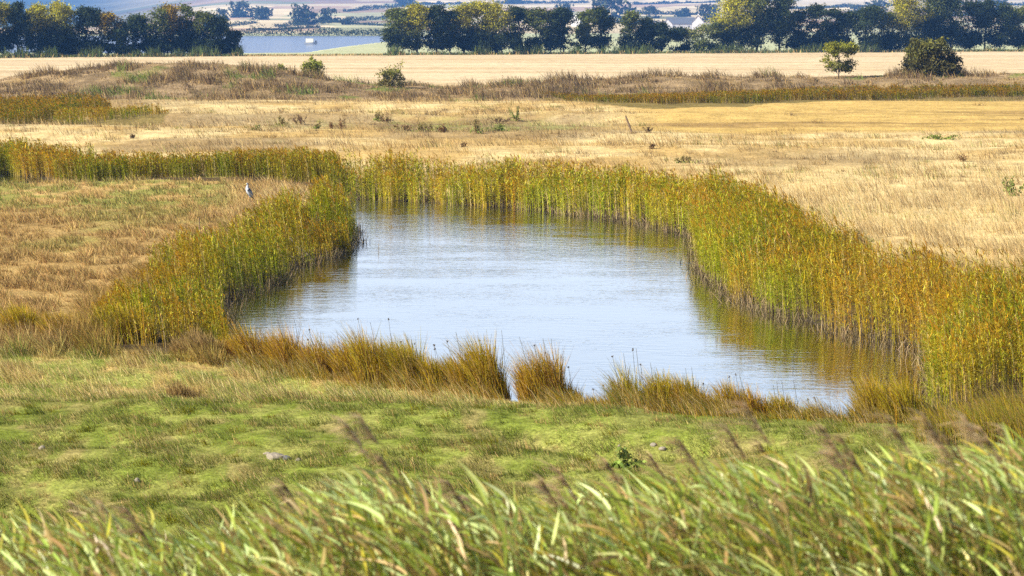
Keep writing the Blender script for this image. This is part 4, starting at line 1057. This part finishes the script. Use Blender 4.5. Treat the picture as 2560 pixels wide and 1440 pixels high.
# ------------------------------------------------------------------ light, air, camera
SUN_EL, SUN_AZ = 33.0, 244.0          # azimuth clockwise from +Y (north): from the left, slightly behind the viewer
w = bpy.data.worlds.new('World'); scene.world = w; w.use_nodes = True
nt = w.node_tree; bg = nt.nodes['Background']
sky = nt.nodes.new('ShaderNodeTexSky'); sky.sky_type = 'NISHITA'; sky.sun_disc = False
sky.sun_elevation = radians(SUN_EL); sky.sun_rotation = radians(SUN_AZ)
sky.air_density = 1.0; sky.dust_density = .7; sky.ozone_density = 2.0
tcw = nt.nodes.new('ShaderNodeTexCoord'); sx = nt.nodes.new('ShaderNodeSeparateXYZ'); nt.links.new(tcw.outputs['Generated'], sx.inputs[0])
sky_boost = nt.nodes.new('ShaderNodeMapRange'); sky_boost.interpolation_type = 'SMOOTHSTEP'      # hazy low sky band, added and brightened for the water to reflect
sky_boost.inputs[1].default_value = .02; sky_boost.inputs[2].default_value = .34; sky_boost.inputs[3].default_value = .85; sky_boost.inputs[4].default_value = 0
nt.links.new(sx.outputs['Z'], sky_boost.inputs[0])
wm = nt.nodes.new('ShaderNodeMix'); wm.data_type = 'RGBA'
nt.links.new(sky_boost.outputs[0], wm.inputs['Factor']); nt.links.new(sky.outputs[0], wm.inputs['A']); wm.inputs['B'].default_value = (10.8, 11.9, 13.6, 1)
nt.links.new(wm.outputs['Result'], bg.inputs[0]); bg.inputs[1].default_value = .065
sl = bpy.data.lights.new('sun', 'SUN'); sl.energy = 5.0; sl.angle = radians(.5); sl.color = (1, .93, .82)
so = link(bpy.data.objects.new('sun', sl))
az, el = radians(SUN_AZ), radians(SUN_EL)
from mathutils import Vector
dirv = Vector((sin(az) * cos(el), cos(az) * cos(el), sin(el)))
so.rotation_euler = dirv.to_track_quat('Z', 'Y').to_euler(); so.location = dirv * 60

hb = bpy.data.meshes.new('haze')
X0, X1, Y0, Y1, Z0, Z1 = -3300, 3300, -60, 7700, -2.2, 112
hb.from_pydata([(X0, Y0, Z0), (X1, Y0, Z0), (X1, Y1, Z0), (X0, Y1, Z0), (X0, Y0, Z1), (X1, Y0, Z1), (X1, Y1, Z1), (X0, Y1, Z1)], [],
               [(0, 3, 2, 1), (4, 5, 6, 7), (0, 1, 5, 4), (1, 2, 6, 5), (2, 3, 7, 6), (3, 0, 4, 7)])
m, nt2, out = nodes('haze_air')
pv = nt2.nodes.new('ShaderNodeVolumePrincipled'); pv.inputs['Density'].default_value = 1.45e-4; pv.inputs['Color'].default_value = (.17, .43, 1.0, 1)
pv.inputs['Anisotropy'].default_value = 0.0
nt2.links.new(pv.outputs[0], out.inputs['Volume'])
hb.materials.append(m)
tag(link(bpy.data.objects.new('haze', hb)), kind='stuff')

cam = bpy.data.cameras.new('camera'); co = link(bpy.data.objects.new('camera', cam))
co.location = (0, 0, HCAM); co.rotation_euler = (pi / 2 - PITCH, 0, 0)
cam.sensor_width = 36; cam.lens = FPX / 2560 * 36; cam.clip_start = .1; cam.clip_end = 12000
cam.dof.use_dof = True; cam.dof.focus_distance = 70; cam.dof.aperture_fstop = 4.6
scene.camera = co
vs = scene.view_settings; vs.view_transform = 'Standard'; vs.look = 'None'; vs.exposure = 1.02; vs.gamma = 1
scene.cycles.max_bounces = 6; scene.cycles.volume_bounces = 0; scene.cycles.transparent_max_bounces = 4
scene.cycles.use_denoising = False
